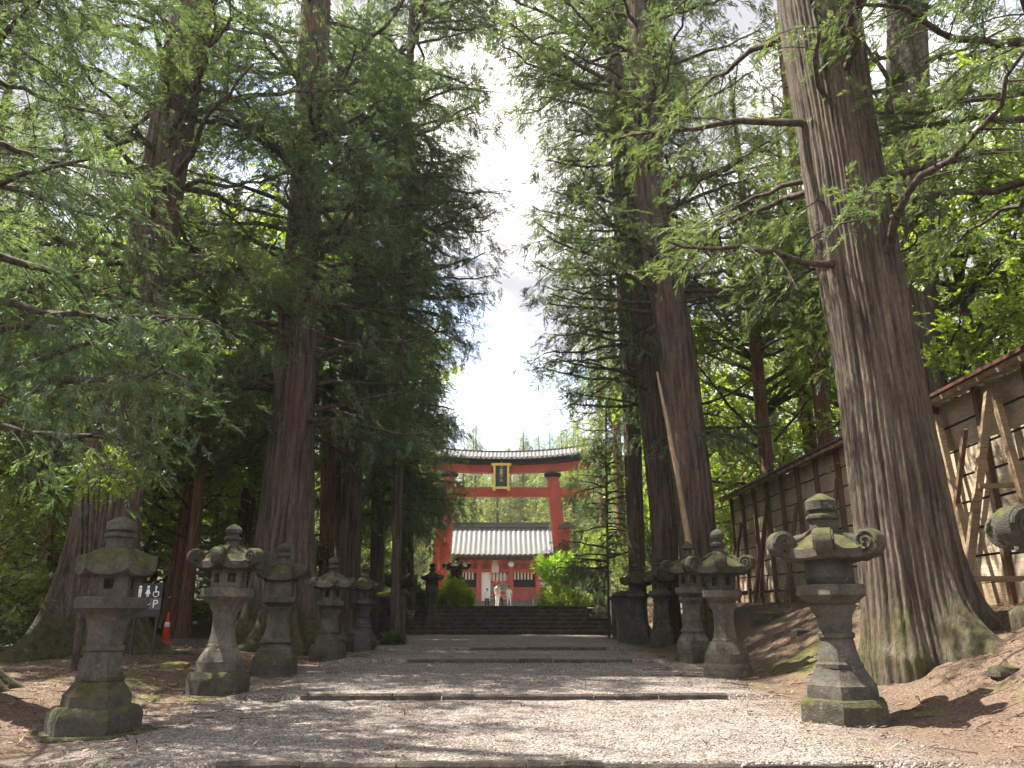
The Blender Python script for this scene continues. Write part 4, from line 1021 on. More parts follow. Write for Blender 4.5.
# ------------------------------------------------------------------ torii
def torii():
    Y = 75.0; p = at(501, 600, Y); zb = gz(p.x, Y) - .1
    e = empty('torii_gate', (p.x, Y, zb), 'great vermilion torii with tiled top beam and gold-framed plaque', 'torii')
    cx = p.x
    def L(px, py): q = at(px, py, Y); return Vector((q.x - cx, 0, q.z - zb))
    zcap = L(501, 474).z
    xs_ = (L(449.5, 476).x, L(552.5, 476).x); xb = (L(441, 590).x, L(566, 590).x)
    hb = L(501, 590).z
    for s in (0, 1):
        m = MB(); x0 = xb[s] + (xb[s] - xs_[s]) * (hb / (zcap - hb)) * .5; x1 = xs_[s]
        m.tube([(x0 + (x1 - x0) * t, 0, zcap * t) for t in np.linspace(0, 1, 12)], [.78 - .16 * t for t in np.linspace(0, 1, 12)], 28)
        o = m.build('pillar', RED, e, True, sharp=50)
        m = MB(); m.lathe([(zcap - .35, .72), (zcap - .12, .86), (zcap + .02, .86), (zcap + .06, .7)], 28, (x1, 0, 0)); m.build('capital_ring', BLACK, o, True, sharp=40)
        m = MB(); m.lathe([(-.1, 1.0), (1.1, .92), (1.15, .8)], 28, (x0, 0, 0)); m.build('pillar_shoe', BLACK, o, True, sharp=40)
        # sleeve posts fore and aft with their little roofs
        sgn = -1 if s == 0 else 1
        zt = L(501, 530).z
        for fy in (-1, 1):
            px_ = x0 + (x1 - x0) * .4 + sgn * .35
            m = MB(); m.bar((px_ + sgn * .5, fy * 2.3, 0), (px_, fy * 2.2, zt), .5)
            op = m.build('sleeve_post', RED, e)
            m = MB()
            y_ = fy * 2.2
            m.add([(px_ - .85, y_ - .8, zt + .05), (px_ + .85, y_ - .8, zt + .05), (px_ + .85, y_ + .8, zt + .05), (px_ - .85, y_ + .8, zt + .05), (px_, y_ - .8, zt + .5), (px_, y_ + .8, zt + .5),
                   (px_ - .8, y_ - .8, zt - .06), (px_ + .8, y_ - .8, zt - .06), (px_ + .8, y_ + .8, zt - .06), (px_ - .8, y_ + .8, zt - .06)],
                  [(0, 4, 5, 3), (1, 2, 5, 4), (0, 1, 4), (2, 3, 5), (0, 6, 7, 1), (1, 7, 8, 2), (2, 8, 9, 3), (3, 9, 6, 0), (6, 9, 8, 7)])
            m.build('post_roof', TILE, op)
        for z_ in (zt * .45, zt * .85):
            m = MB(); m.box((x0 + (x1 - x0) * z_ / zcap + sgn * .0, 0, z_), (.25, 5.4, .35)); m.build('tie_beam', RED, e)
    # nuki, shimaki, kasagi
    z0 = L(501, 497).z; z1 = L(501, 487.5).z; xr = L(590, 490).x
    m = MB(); m.box((0, 0, (z0 + z1) / 2), (2 * xr, .5, z1 - z0)); m.build('lower_beam', RED, e, bevel=.03)
    z2 = L(501, 465.5).z; half = 10.9
    def beam(za, zb_, w_, curve, mat, name, ov=0, n=28):
        m = MB(); hh = half + ov; b = 0
        for k in range(n + 1):
            x = -hh + 2 * hh * k / n; c = curve * 1.3 * (abs(x) / half) ** 2.2
            for yy, zz in ((-w_, za), (w_, za), (w_, zb_), (-w_, zb_)): m.v.append((x, yy, zz + c))
        for k in range(n):
            for q in range(4):
                a_ = k * 4; m.f.append((a_ + q, a_ + 4 + q, a_ + 4 + (q + 1) % 4, a_ + (q + 1) % 4)); m.mi.append(0)
        m.f.append((0, 1, 2, 3)); m.f.append((n * 4 + 3, n * 4 + 2, n * 4 + 1, n * 4)); m.mi += [0, 0]
        return m.build(name, mat, e)
    zc = zcap + .06
    beam(zc, z2 - .02, .42, .75, RED, 'upper_beam', -.5)
    beam(z2 - .02, z2 + .38, .6, .85, BLACK, 'top_beam', 0)
    # tiled roof over the top beam
    z3 = z2 + .40; z4 = L(501, 452).z
    m = MB(); n = 120; prof = ((-1.35, 0), (-1.3, .16), (-.25, z4 - z3 - .12), (.25, z4 - z3 - .12), (1.3, .16), (1.35, 0)); hh = half + .5
    for k in range(n + 1):
        x = -hh + 2 * hh * k / n; c = 1.2 * (abs(x) / half) ** 2.2; rib = .07 if k % 2 else 0
        for yy, zz in prof: m.v.append((x, yy, z3 + zz + c + (rib if .05 < zz else 0)))
    for k in range(n):
        for q in range(6): a_ = k * 6; m.f.append((a_ + q, a_ + 6 + q, a_ + 6 + (q + 1) % 6, a_ + (q + 1) % 6)); m.mi.append(0)
    m.f.append(tuple(range(6))); m.f.append(tuple(n * 6 + q for q in reversed(range(6)))); m.mi += [0, 0]
    rf = m.build('tiled_roof', TILE, e)
    m = MB()
    for k in range(46):
        x = -hh + .25 + (2 * hh - .5) * k / 45; c = 1.2 * (abs(x) / half) ** 2.2
        m.tube([(x, -1.42, z3 + .1 + c), (x, -1.36, z3 + .1 + c)], .13, 8)
        m.tube([(x, 1.36, z3 + .1 + c), (x, 1.42, z3 + .1 + c)], .13, 8)
    m.build('tile_ends', TILE_END, rf)
    m = MB()
    for k in range(40):
        x = -hh + 2 * hh * (k + .5) / 40; c0 = 1.2 * (abs(x) / half) ** 2.2
        m.box((x, 0, z4 - .04 + c0), (2 * hh / 40 + .01, .34, .26))
    m.build('ridge', TILE, rf)
    # plaque
    za, zb_ = L(501, 489.5).z, L(501, 466.5).z; w_ = L(508, 480).x - L(494.5, 480).x; xc = L(501.3, 480).x; zm = (za + zb_) / 2
    m = MB(); m.box((xc, -1.0, zm), (w_, .12, zb_ - za)); pl = m.build('plaque', PLAQ, e)
    m = MB(); fh_ = zb_ - za
    m.box((xc - w_ / 2, -1.06, zm), (.2, .2, fh_ + .1)); m.box((xc + w_ / 2, -1.06, zm), (.2, .2, fh_ + .1))
    m.box((xc, -1.06, za), (w_ + .35, .21, .2)); m.box((xc, -1.06, zb_), (w_ + .6, .21, .24))
    m.box((xc - w_ / 2 - .02, -1.06, za - .15), (.28, .2, .25)); m.box((xc + w_ / 2 + .02, -1.06, za - .15), (.28, .2, .25))
    m.bar((xc, -1.0, zb_), (xc, -.4, zb_ + .5), .15)
    m.build('plaque_frame', GOLD, pl)
    tx = text_mesh('三\n國\n第\n一\n山', .36)
    o = link('plaque_lettering', tx, GOLD, pl); o.location = (xc, -1.07, zb_ - .48)
    o.rotation_euler = (R(90), 0, 0)
def text_mesh(body, size, ext=.01, align='CENTER'):
    cu = bpy.data.curves.new('lettering', 'FONT'); cu.body = body; cu.size = size; cu.extrude = ext; cu.align_x = align; cu.space_line = .8
    ob = bpy.data.objects.new('lettering', cu); COL.objects.link(ob)
    bpy.context.view_layer.update()
    me = bpy.data.meshes.new_from_object(ob.evaluated_get(bpy.context.evaluated_depsgraph_get()))
    bpy.data.objects.remove(ob); return me
torii()

# ------------------------------------------------------------------ shrine gate
def shrine_gate():
    Y = 100.0; p = at(495, 601, Y); z0 = p.z
    e = empty('shrine_gate', (p.x, Y, z0), 'red two-bay-deep shrine gate with a pale ribbed roof seen through the torii', 'gate building')
    cx = p.x
    def L(px, py): q = at(px, py, Y); return q.x - cx, q.z - z0
    ze = L(0, 556)[1]; zr = L(0, 524)[1]; xsn = [L(v, 580)[0] for v in (452, 479, 511, 538)]
    m = MB(); m.box((0, 2.6, -1.3), (xsn[3] - xsn[0] + 3, 7.5, 2.6)); m.build('stone_podium', STONE_PALE, e)
    for x in xsn:
        for yy in (0, 2.6, 5.2):
            m = MB(); m.tube([(x, yy, 0), (x, yy, ze - .6)], [.34, .31], 18)
            m.build('column', RED, e, True, sharp=60)
    # beams with bracket blocks
    for yy in (0, 5.2):
        m = MB(); m.box((0, yy, ze - 1.75), (xsn[3] - xsn[0] + 1.4, .38, .42)); m.build('cross_beam', RED, e); m = MB(); m.box((0, yy, ze - .75), (xsn[3] - xsn[0] + 1.6, .5, .3)); m.build('cross_beam', RED, e)
        m = MB(); m.box((0, yy + .05, ze - 1.2), (xsn[3] - xsn[0], .2, .6)); m.build('transom_panel', RED_DULL, e)
        m = MB()
        x = xsn[0]
        while x <= xsn[3] + .01:
            s_ = -1 if yy == 0 else 1
            for r_, wd in ((0, .34), (1, .52), (2, .7)):
                m.box((x, yy + s_ * (.2 + .28 * r_), ze - 1.3 + .3 * r_), (wd, .34, .2))
                m.box((x, yy + s_ * (.2 + .28 * r_), ze - 1.15 + .3 * r_), (wd * .55, .25, .12))
            x += (xsn[3] - xsn[0]) / 9
        m.build('bracket_blocks', RED, e)
    m = MB()
    for k in range(60):
        x = -6.9 + 13.8 * (k + .5) / 60; m.box((x, -1.1, ze - .12), (.1, 1.9, .12)); m.box((x, 6.3, ze - .12), (.1, 1.9, .12))
    m.build('rafters', RED_DULL, e)
    # side bays: back wall near-black, recess shade put in its colour; red lattice fence
    for a_, b_ in ((xsn[0], xsn[1]), (xsn[2], xsn[3])):
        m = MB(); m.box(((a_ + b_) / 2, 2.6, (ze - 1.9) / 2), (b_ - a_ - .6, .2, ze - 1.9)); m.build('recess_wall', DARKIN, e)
        m = MB(); m.box(((a_ + b_) / 2, .02, .75), (b_ - a_ - .62, .15, 1.5)); m.build('lower_panel', RED_DULL, e)
        m = MB(); m.box(((a_ + b_) / 2, .0, 1.58), (b_ - a_ - .62, .22, .14)); m.box(((a_ + b_) / 2, -.08, .75), (.14, .06, 1.5)); m.build('panel_rail', RED, e)
        m = MB()
        k = a_ + .5
        while k < b_ - .4: m.box((k, .03, ze - 2.4), (.22, .06, .9)); k += .42
        m.build('hanging_strips', CREAM, e)
    m = MB(); k = xsn[1] + 1.4
    while k < xsn[2] - .35: m.box((k, .03, ze - 2.5), (.26, .06, 1.05)); k += .46
    m.build('hanging_strips', CREAM, e)
    m = MB(); m.box((xsn[1] + .85, .1, (ze - 1.95) / 2), (1.15, .08, ze - 1.95)); m.build('white_panel', WHITE, e)
    m = MB(); m.box((0, -.32, ze - 1.25), (.9, .14, 1.5)); m.build('name_board', CREAM, e)
    m = MB(); m.lathe([(-.38, .05), (-.3, .26), (-.12, .38), (.12, .38), (.3, .26), (.38, .05)], 16, (xsn[2], -.9, ze - 1.0)); m.build('round_paper_lantern', WHITE, e, True)
    # curved gable roof, ribs running down the slope
    m = MB(); n = 92; hw = L(552, 556)[0] + .1; sl = 12
    def rp_(t): return (-2.9 + 5.5 * t, ze + .0 + (zr - ze) * (t ** 1.35))
    for side in (0, 1):
        b = len(m.v)
        for k in range(n + 1):
            x = -hw + 2 * hw * k / n; rib = .09 if k % 4 in (1, 2) else 0
            up_ = .25 * (abs(x) / hw) ** 4
            for q in range(sl + 1):
                yy, zz = rp_(q / sl); yy = yy if side == 0 else 5.2 - yy
                m.v.append((x, yy, zz + rib + up_ * (1 - q / sl)))
        for k in range(n):
            for q in range(sl):
                a_ = b + k * (sl + 1) + q; f_ = (a_, a_ + sl + 1, a_ + sl + 2, a_ + 1)
                m.f.append(f_ if side == 0 else tuple(reversed(f_))); m.mi.append(0)
    ob = m.build('roof', COPPER, e)
    sol = ob.modifiers.new('thick', 'SOLIDIFY'); sol.thickness = .22; sol.offset = -1
    m = MB(); m.box((0, 2.6, zr + .18), (2 * hw - .6, .7, .5)); m.box((0, 2.6, zr + .48), (2 * hw - .2, 1.0, .16)); m.build('ridge', COPPER, ob)
    m = MB()
    for s_ in (-1, 1):
        m.add([(s_ * (hw - 1.6), -1.6, ze + .1), (s_ * (hw - 1.6), 6.8, ze + .1), (s_ * (hw - 1.6), 2.6, zr - .4), (s_ * (hw - 1.4), -1.6, ze + .1), (s_ * (hw - 1.4), 6.8, ze + .1), (s_ * (hw - 1.4), 2.6, zr - .4)],
              [(0, 1, 2), (5, 4, 3), (0, 3, 4, 1), (1, 4, 5, 2), (2, 5, 3, 0)])
    m.build('gable_wall', RED_DULL, e)
    m = MB()
    for k in range(5): m.box((0, -2.9 - .4 * k, -.12 - .22 * k - .5), (xsn[3] - xsn[0] - 2, .5, 1.0))
    m.build('front_steps', STONE_PALE, e)
    for s_ in (-1, 1):
        m = MB(); m.bar((s_ * 4.9, -2.5, .25), (s_ * 4.9, -5.6, -.95), .6, .5); m.box((s_ * 4.9, -5.9, -.9), (.7, .6, 1.9)); m.build('stair_side_wall', STONE, e)
    return e
shrine_gate()
def hall():
    Y = 118; p = at(495, 601, Y); z0 = p.z + .2
    e = empty('worship_hall', (p.x, Y, z0), 'red worship hall glimpsed through the middle opening of the shrine gate', 'shrine building')
    m = MB(); m.box((0, 3, -1.5), (14, 8, 3)); m.build('podium', STONE_PALE, e)
    m = MB(); m.box((0, 4, 2.5), (12, .3, 5)); m.build('wall', CREAM, e)
    for x in (-5, -2.5, 0, 2.5, 5):
        m = MB(); m.tube([(x, 0, 0), (x, 0, 5)], .22, 12); m.build('column', RED, e, True, sharp=60)
    m = MB(); m.box((0, -.3, .9), (12, .15, .18)); m.box((0, -.3, .4), (12, .12, .12)); m.box((0, -.1, 2.6), (12, .2, .5)); m.build('railing', RED, e)
    m = MB(); s0 = [(-7.5, -2.5, 5), (7.5, -2.5, 5), (6.5, 4, 8.5), (-6.5, 4, 8.5), (-7.5, 9, 5), (7.5, 9, 5)]
    m.add(s0, [(0, 1, 2, 3), (3, 2, 5, 4), (0, 3, 4), (1, 5, 2), (0, 4, 5, 1)]); m.build('roof', COPPER, e)
hall()

# ------------------------------------------------------------------ people on the terrace
def person(px, Y, h, label, top, legs, seed, rz=0.0):
    zb = gz(at(px, 600, Y).x, Y); p = at(px, 600, Y)
    e = empty('person', (p.x, Y, zb), label, 'person', rz=rz)
    s = h / 1.7
    me = bpy.data.meshes.new('body')
    J = {'pel': (0, 0, .93, .115), 'wst': (0, 0, 1.08, .105), 'cst': (0, .01, 1.28, .125), 'nck': (0, 0, 1.45, .05), 'hd': (0, -.01, 1.56, .085), 'top': (0, 0, 1.65, .07),
         'shl': (-.17, 0, 1.38, .055), 'ell': (-.21, .02, 1.12, .04), 'wrl': (-.2, -.1, .9, .03), 'hnl': (-.2, -.13, .82, .03),
         'shr': (.17, 0, 1.38, .055), 'elr': (.22, .02, 1.12, .04), 'wrr': (.2, -.08, .9, .03), 'hnr': (.2, -.1, .82, .03),
         'hpl': (-.09, 0, .86, .085), 'knl': (-.1, -.05, .48, .055), 'anl': (-.1, .06, .08, .04), 'tol': (-.1, -.1, .03, .035),
         'hpr': (.09, 0, .86, .085), 'knr': (.1, .04, .48, .055), 'anr': (.1, .14, .08, .04), 'tor': (.1, 0, .03, .035)}
    ks = list(J); vs = [tuple(c * s for c in J[k][:3]) for k in ks]
    ed = [('pel', 'wst'), ('wst', 'cst'), ('cst', 'nck'), ('nck', 'hd'), ('hd', 'top'), ('cst', 'shl'), ('shl', 'ell'), ('ell', 'wrl'), ('wrl', 'hnl'), ('cst', 'shr'), ('shr', 'elr'), ('elr', 'wrr'), ('wrr', 'hnr'),
          ('pel', 'hpl'), ('hpl', 'knl'), ('knl', 'anl'), ('anl', 'tol'), ('pel', 'hpr'), ('hpr', 'knr'), ('knr', 'anr'), ('anr', 'tor')]
    me.from_pydata(vs, [(ks.index(a), ks.index(b)) for a, b in ed], []); me.update()
    ob = bpy.data.objects.new('body', me); COL.objects.link(ob)
    sk = ob.modifiers.new('skin', 'SKIN'); me.skin_vertices[0].data[0].use_root = True
    for i_, k in enumerate(ks): r_ = J[k][3] * s; me.skin_vertices[0].data[i_].radius = (r_, r_)
    sb = ob.modifiers.new('sub', 'SUBSURF'); sb.levels = 1; sb.render_levels = 1
    bpy.context.view_layer.update()
    m2 = bpy.data.meshes.new_from_object(ob.evaluated_get(bpy.context.evaluated_depsgraph_get()))
    bpy.data.objects.remove(ob)
    m2.name = 'body'; m2.materials.clear()
    for mt in (SKIN, top, legs): m2.materials.append(mt)
    for pl in m2.polygons:
        z = pl.center.z / s; x = abs(pl.center.x) / s
        pl.material_index = 1 if (.92 < z < 1.44 and (x < .2 or z > 1.1)) else (2 if z <= .92 and x < .19 or z < .8 else 0)
        pl.use_smooth = True
    o = link('body', m2, None, e)
    m = MB()
    m.lathe([(-.02, .08), (.05, .1), (.1, .085), (.125, .03)], 14, (0, .015, 1.58 * 1)); m.xf(Matrix.Scale(s, 4))
    m.build('hair', HAIR, e, True)
person(487, 62, 1.7, 'person in a white shirt, leftmost of the visitors above the stairs', WHITE, NAVY, 1)
person(501, 58, 1.6, 'person in red top with dark hair standing between the white-clad visitors', RED, NAVY, 2)
person(497.5, 50, 1.62, 'person in pale clothes walking up behind the top stair', CREAM, WHITE, 3, .5)
person(509, 52, 1.5, 'person in an all-white outfit, rightmost visitor above the stairs', WHITE, WHITE, 4, -.4)

# ------------------------------------------------------------------ board fence on the right bank
def board_fence():
    A = at(741, 600, 34.5); Bv = at(1012, 601, 15.4)
    # run of the wall from far (A) to near (B), extended past the frame
    a = Vector((A.x, A.y, 0)); b = Vector((Bv.x, Bv.y, 0)); d = (b - a).normalized()
    nrm = Vector((-d.y, d.x, 0)); nrm = nrm if nrm.x < 0 else -nrm       # towards the avenue
    L_ = (b - a).length + 6
    split = (at(948, 600, 17.4) - Vector((0, 0, 0)))
    Ls = (Vector((split.x, split.y, 0)) - a).length
    def base(s): q = a + d * s; return max(gz(q.x, q.y), 0)
    Hh = zat(497, 34.5, 741) - A.z
    def wall(s0, s1, dz, lab, setback):
        e = empty('board_fence', a + d * ((s0 + s1) / 2) + Vector((0, 0, base((s0 + s1) / 2))), lab, 'fence', 'tall weathered board fences on the right bank')
        loc = e.location.copy()
        def W(s, up, out=0): q = a + d * s + nrm * (out - setback); z = A.z - .1 + (Bv.z - A.z) * min(s / (b - a).length, 1.1); return Vector((q.x, q.y, z + up)) - loc
        H = Hh + dz; rnd = random.Random(int(s0))
        m = MB(); rows = 7
        for r_ in range(rows):
            z_ = .45 + (H - .45) * r_ / rows; hh = (H - .45) / rows
            s = s0; k = 0
            while s < s1 - .05:
                l = min(1.82, s1 - s)
                p0, p1 = W(s + .01, z_ + hh / 2, rnd.uniform(0, .03)), W(s + l - .03, z_ + hh / 2, rnd.uniform(0, .03))
                m.bar(p0, p1, .03, hh - .02, up=(0, 0, 1)) if False else m.box((p0 + p1) / 2, ((p1 - p0).length, .03, hh - .05), Matrix((d, Vector((-d.y, d.x, 0)), Vector((0, 0, 1)))).transposed()); s += l
        m.build('boards', BOARD, e)
        m = MB(); p0, p1 = W(s0, H / 2 + .1, -.05), W(s1, H / 2 + .1, -.05)
        m.box((p0 + p1) / 2, ((p1 - p0).length, .02, H - .3), Matrix((d, Vector((-d.y, d.x, 0)), Vector((0, 0, 1)))).transposed()); m.build('backing', DARKWOOD, e)
        m = MB(); p0, p1 = W(s0, .2, 0), W(s1, .2, 0)
        m.box((p0 + p1) / 2, ((p1 - p0).length, .14, .55), Matrix((d, Vector((-d.y, d.x, 0)), Vector((0, 0, 1)))).transposed()); m.build('footing_board', TAN, e)
        m = MB(); p0, p1 = W(s0, -.6, -.1), W(s1, -.6, -.1)
        m.box((p0 + p1) / 2, ((p1 - p0).length, .5, 1.1), Matrix((d, Vector((-d.y, d.x, 0)), Vector((0, 0, 1)))).transposed()); m.build('stone_footing', STONE, e)
        s = s0 + .1; k = 0
        while s <= s1:
            m = MB(); m.bar(W(s, -.1, .1), W(s, H, .1), .13, .13); m.build('fence_post', POSTW, e)
            if k % 2 == 1 and s0 < 1:
                m = MB(); m.bar(W(s + .25, 0, 1.0), W(s - .05, H * .72, .2), .1, .1); m.build('slanted_brace', POSTW, e)
            if k % 4 == 2 and s0 < 1:
                m = MB(); m.bar(W(s, .2, .2), W(s + 1.8, H * .8, .2), .09, .09); m.build('diagonal_brace', POSTW, e)
            s += 1.7; k += 1
        m = MB()
        for out_, up_ in ((.55, H - .02), (-.35, H + .35)): pass
        q = [W(s0 - .2, H - .02, .62), W(s1 + .2, H - .02, .62), W(s1 + .2, H + .3, -.4), W(s0 - .2, H + .3, -.4)]
        m.add(q + [v + Vector((0, 0, .07)) for v in q], [(0, 3, 2, 1), (4, 5, 6, 7), (0, 1, 5, 4), (1, 2, 6, 5), (2, 3, 7, 6), (3, 0, 4, 7)])
        rf = m.build('roof_sheet', ROOFB, e)
        m = MB(); s = s0
        while s < s1: m.bar(W(s, H - .1, .6), W(s, H + .2, -.35), .06, .09); s += .68
        m.bar(W(s0 - .1, H - .08, .5), W(s1 + .1, H - .08, .5), .08, .1); m.build('roof_battens', TAN, rf)
        return e, W, H
    wall(0, Ls, 0, 'long weathered board fence with dark posts left of the giant trunk', 0)
    e, W, H = wall(Ls + .1, L_, .0, 'taller near section of board fence right of the giant trunk with its brown roof', .2)
    # tan A-shaped props in front of the near section
    for k, s in enumerate((Ls + .4, Ls + 2.6)):
        e2 = empty('timber_trestle', W(s, 0, .8) + e.location, ('new tan timber trestle next to the giant trunk', 'tan timber trestle at the right edge of the photo')[k], 'trestle', 'tan timber trestles propping the fence')
        lo = e2.location; o_ = e.location - lo
        m = MB(); m.bar(W(s, -.1, 1.5) + o_, W(s + .15, H * .93, .35) + o_, .14); m.build('leg', TAN, e2)
        m = MB(); m.bar(W(s + 1.0, -.1, .45) + o_, W(s + .2, H * .93, .3) + o_, .13); m.build('leg', TAN, e2)
        m = MB(); m.bar(W(s, .5, 1.35) + o_, W(s + .2, .5, .3) + o_, .1); m.build('cross_bar', TAN, e2); m = MB(); m.bar(W(s + .15, H * .5, .9) + o_, W(s + .3, H * .5, .2) + o_, .09); m.build('cross_bar', TAN, e2)
board_fence()

# peeled pole against the torn trunk
m = MB(); a_ = at(694, 575, 24.0); b_ = at(657, 372, 24.0)
m.tube([tuple(at(697, 640, 24.0)), tuple(a_), tuple(a_.lerp(b_, .5) + Vector((.05, 0, 0))), tuple(b_)], [.13, .12, .08, .04], 8)
tagg(m.build('peeled_pole', PALE, None, True), 'pale peeled timber leaning up along the dark leaning trunk', 'pole')
# pale broken snag beyond the fence
m = MB(); YD = 33; m.tube([tuple(at(763, 470, YD)), tuple(at(771, 447, YD)), tuple(at(769, 430, YD)), tuple(at(778, 413, YD))], [.06, .16, .13, .1], 8)
m.tube([tuple(at(738, 480, YD)), tuple(at(752, 458, YD)), tuple(at(763, 443, YD)), tuple(at(769, 438, YD))], [.03, .07, .08, .09], 6)
q = at(763, 470, YD); m.tube([(q.x + .3, YD, gz(q.x, YD) - .1), (q.x + .2, YD, q.z - 2), tuple(q)], [.16, .12, .08], 8)
tagg(m.build('dead_tree', paint_mat('bleached_wood', (0.5, 0.4, 0.33), .8, .3, 4), None, True), 'bleached broken dead tree behind the fence far end', 'dead tree')

# ------------------------------------------------------------------ left side: sign, cone, hut
def sign():
    Y = 19.0; p = at(151, 640, Y); zb = gz(p.x, Y); e = empty('direction_sign', (p.x, Y, zb), 'black sign board with white restroom, wheelchair and parking symbols', 'sign')
    def L(px, py): q = at(px, py, Y); return q.x - p.x, q.z - zb
    x0, z0_ = L(131, 617); x1, z1 = L(164, 583.5)
    m = MB(); m.box(((x0 + x1) / 2, 0, (z0_ + z1) / 2), (x1 - x0, .05, z1 - z0_)); bd = m.build('board', BLACK, e, bevel=.008)
    for x in (x0 + .08, x1 - .08):
        m = MB(); m.box((x, .05, z1 / 2), (.05, .05, z1)); m.build('leg', BLACK, e)
    f = -.03; m = MB(); u = (x1 - x0)
    def disc(x, z, r): m.tube([(x, f, z), (x, f - .004, z)], r, 14)
    zt = z1 - .17
    for k, x in enumerate((x0 + u * .22, x0 + u * .5)):
        disc(x, zt + .09, .032)
        if k == 0: m.box((x, f, zt), (.075, .008, .1)); m.box((x - .018, f, zt - .09), (.026, .008, .1)); m.box((x + .018, f, zt - .09), (.026, .008, .1))
        else: m.add([(x - .02, f - .004, zt + .05), (x + .02, f - .004, zt + .05), (x + .065, f - .004, zt - .07), (x - .065, f - .004, zt - .07)], [(0, 3, 2, 1)]); m.box((x - .015, f, zt - .1), (.02, .008, .07)); m.box((x + .015, f, zt - .1), (.02, .008, .07))
    x = x0 + u * .8; disc(x - .02, zt + .09, .025); m.box((x - .02, f, zt + .01), (.025, .008, .11)); m.box((x + .015, f, zt - .02), (.07, .0082, .022)); m.box((x + .05, f, zt - .07), (.022, .0078, .09))
    pts = [(x - .01 + .065 * math.cos(t), f, zt - .07 + .065 * math.sin(t)) for t in np.linspace(2.2, 6.0, 12)]; m.tube(pts, .01, 5)
    m.build('pictograms', WHITE, bd)
    o = link('lettering', text_mesh('トイレ', .13, .003), WHITE, bd); o.location = (x0 + u * .36, f - .002, z0_ + .26); o.rotation_euler = (R(90), 0, 0)
    m = MB(); m.box((x0 + u * .8, f, z0_ + .3), (.26, .008, .26)); m.build('parking_square', DARKGREY, bd)
    o = link('lettering', text_mesh('P', .26, .003), WHITE, bd); o.location = (x0 + u * .8, f - .008, z0_ + .21); o.rotation_euler = (R(90), 0, 0)
sign()
def cone_obj(px, pyb, pyt, label, mat, Y=None, name='traffic_cone'):
    p = ghit(px, pyb) if Y is None else at(px, pyb, Y); zb = gz(p.x, p.y); H = zat(pyt, p.y, px) - zb
    e = empty(name, (p.x, p.y, zb), label, 'traffic cone')
    m = MB(); m.box((0, 0, .02), (.36, .36, .04)); m.build('base_plate', mat, e)
    m = MB(); m.lathe([(.03, .14), (H * .93, .03), (H, .025)], 18); c = m.build('cone_body', mat, e, True)
    m = MB(); m.lathe([(H * .5, .0905), (H * .66, .071)], 18); m.xf(Matrix.Translation((0, 0, 0))); m.build('reflective_band', WHITE, c, True)
cone_obj(166.5, 630, 612, 'orange-red traffic cone beside the black sign', ORANGE, Y=25.6)
def hut(px, Y, w_, h_, label, d=.9):
    p = at(px, 600, Y); zb = gz(p.x, Y); e = empty('wooden_stand', (p.x, Y, zb - .05), label, 'wooden stand', rz=.2)
    for sx in (-1, 1):
        for sy in (-1, 1):
            m = MB(); m.box((sx * w_ * .4, sy * d * .35, h_ / 2), (.12, .12, h_)); m.build('post', DARKWOOD, e)
    m = MB(); m.box((0, 0, h_ * .5), (w_ * .76, d * .6, h_ * .55)); m.build('panel_box', DARKWOOD, e)
    m = MB(); m.add([(-w_ * .6, -d * .7, h_), (w_ * .6, -d * .7, h_), (w_ * .6, d * .7, h_), (-w_ * .6, d * .7, h_), (-w_ * .5, 0, h_ + .35), (w_ * .5, 0, h_ + .35)],
                    [(0, 1, 5, 4), (2, 3, 4, 5), (0, 4, 3), (1, 2, 5), (0, 3, 2, 1)]); m.build('roof', DARKWOOD, e)
hut(45, 24, 1.1, 1.7, 'small dark roofed wooden stand left of the massive left cedar')
hut(16, 25, 1.5, 1.2, 'low dark wooden stand at the far left edge')
# rope round the giant trunk
p = at(857, 247, 13.2)
pts = [(p.x + 1.02 * math.cos(t), 13.2 + 1.02 * math.sin(t), p.z + .06 * math.sin(t * 2)) for t in np.linspace(0, 2 * PI, 40)]
m = MB(); m.tube(pts, .018, 6, cap=False); tagg(m.build('binding_rope', DARKWOOD, None, True), 'thin dark rope tied round the giant trunk high up', 'rope')

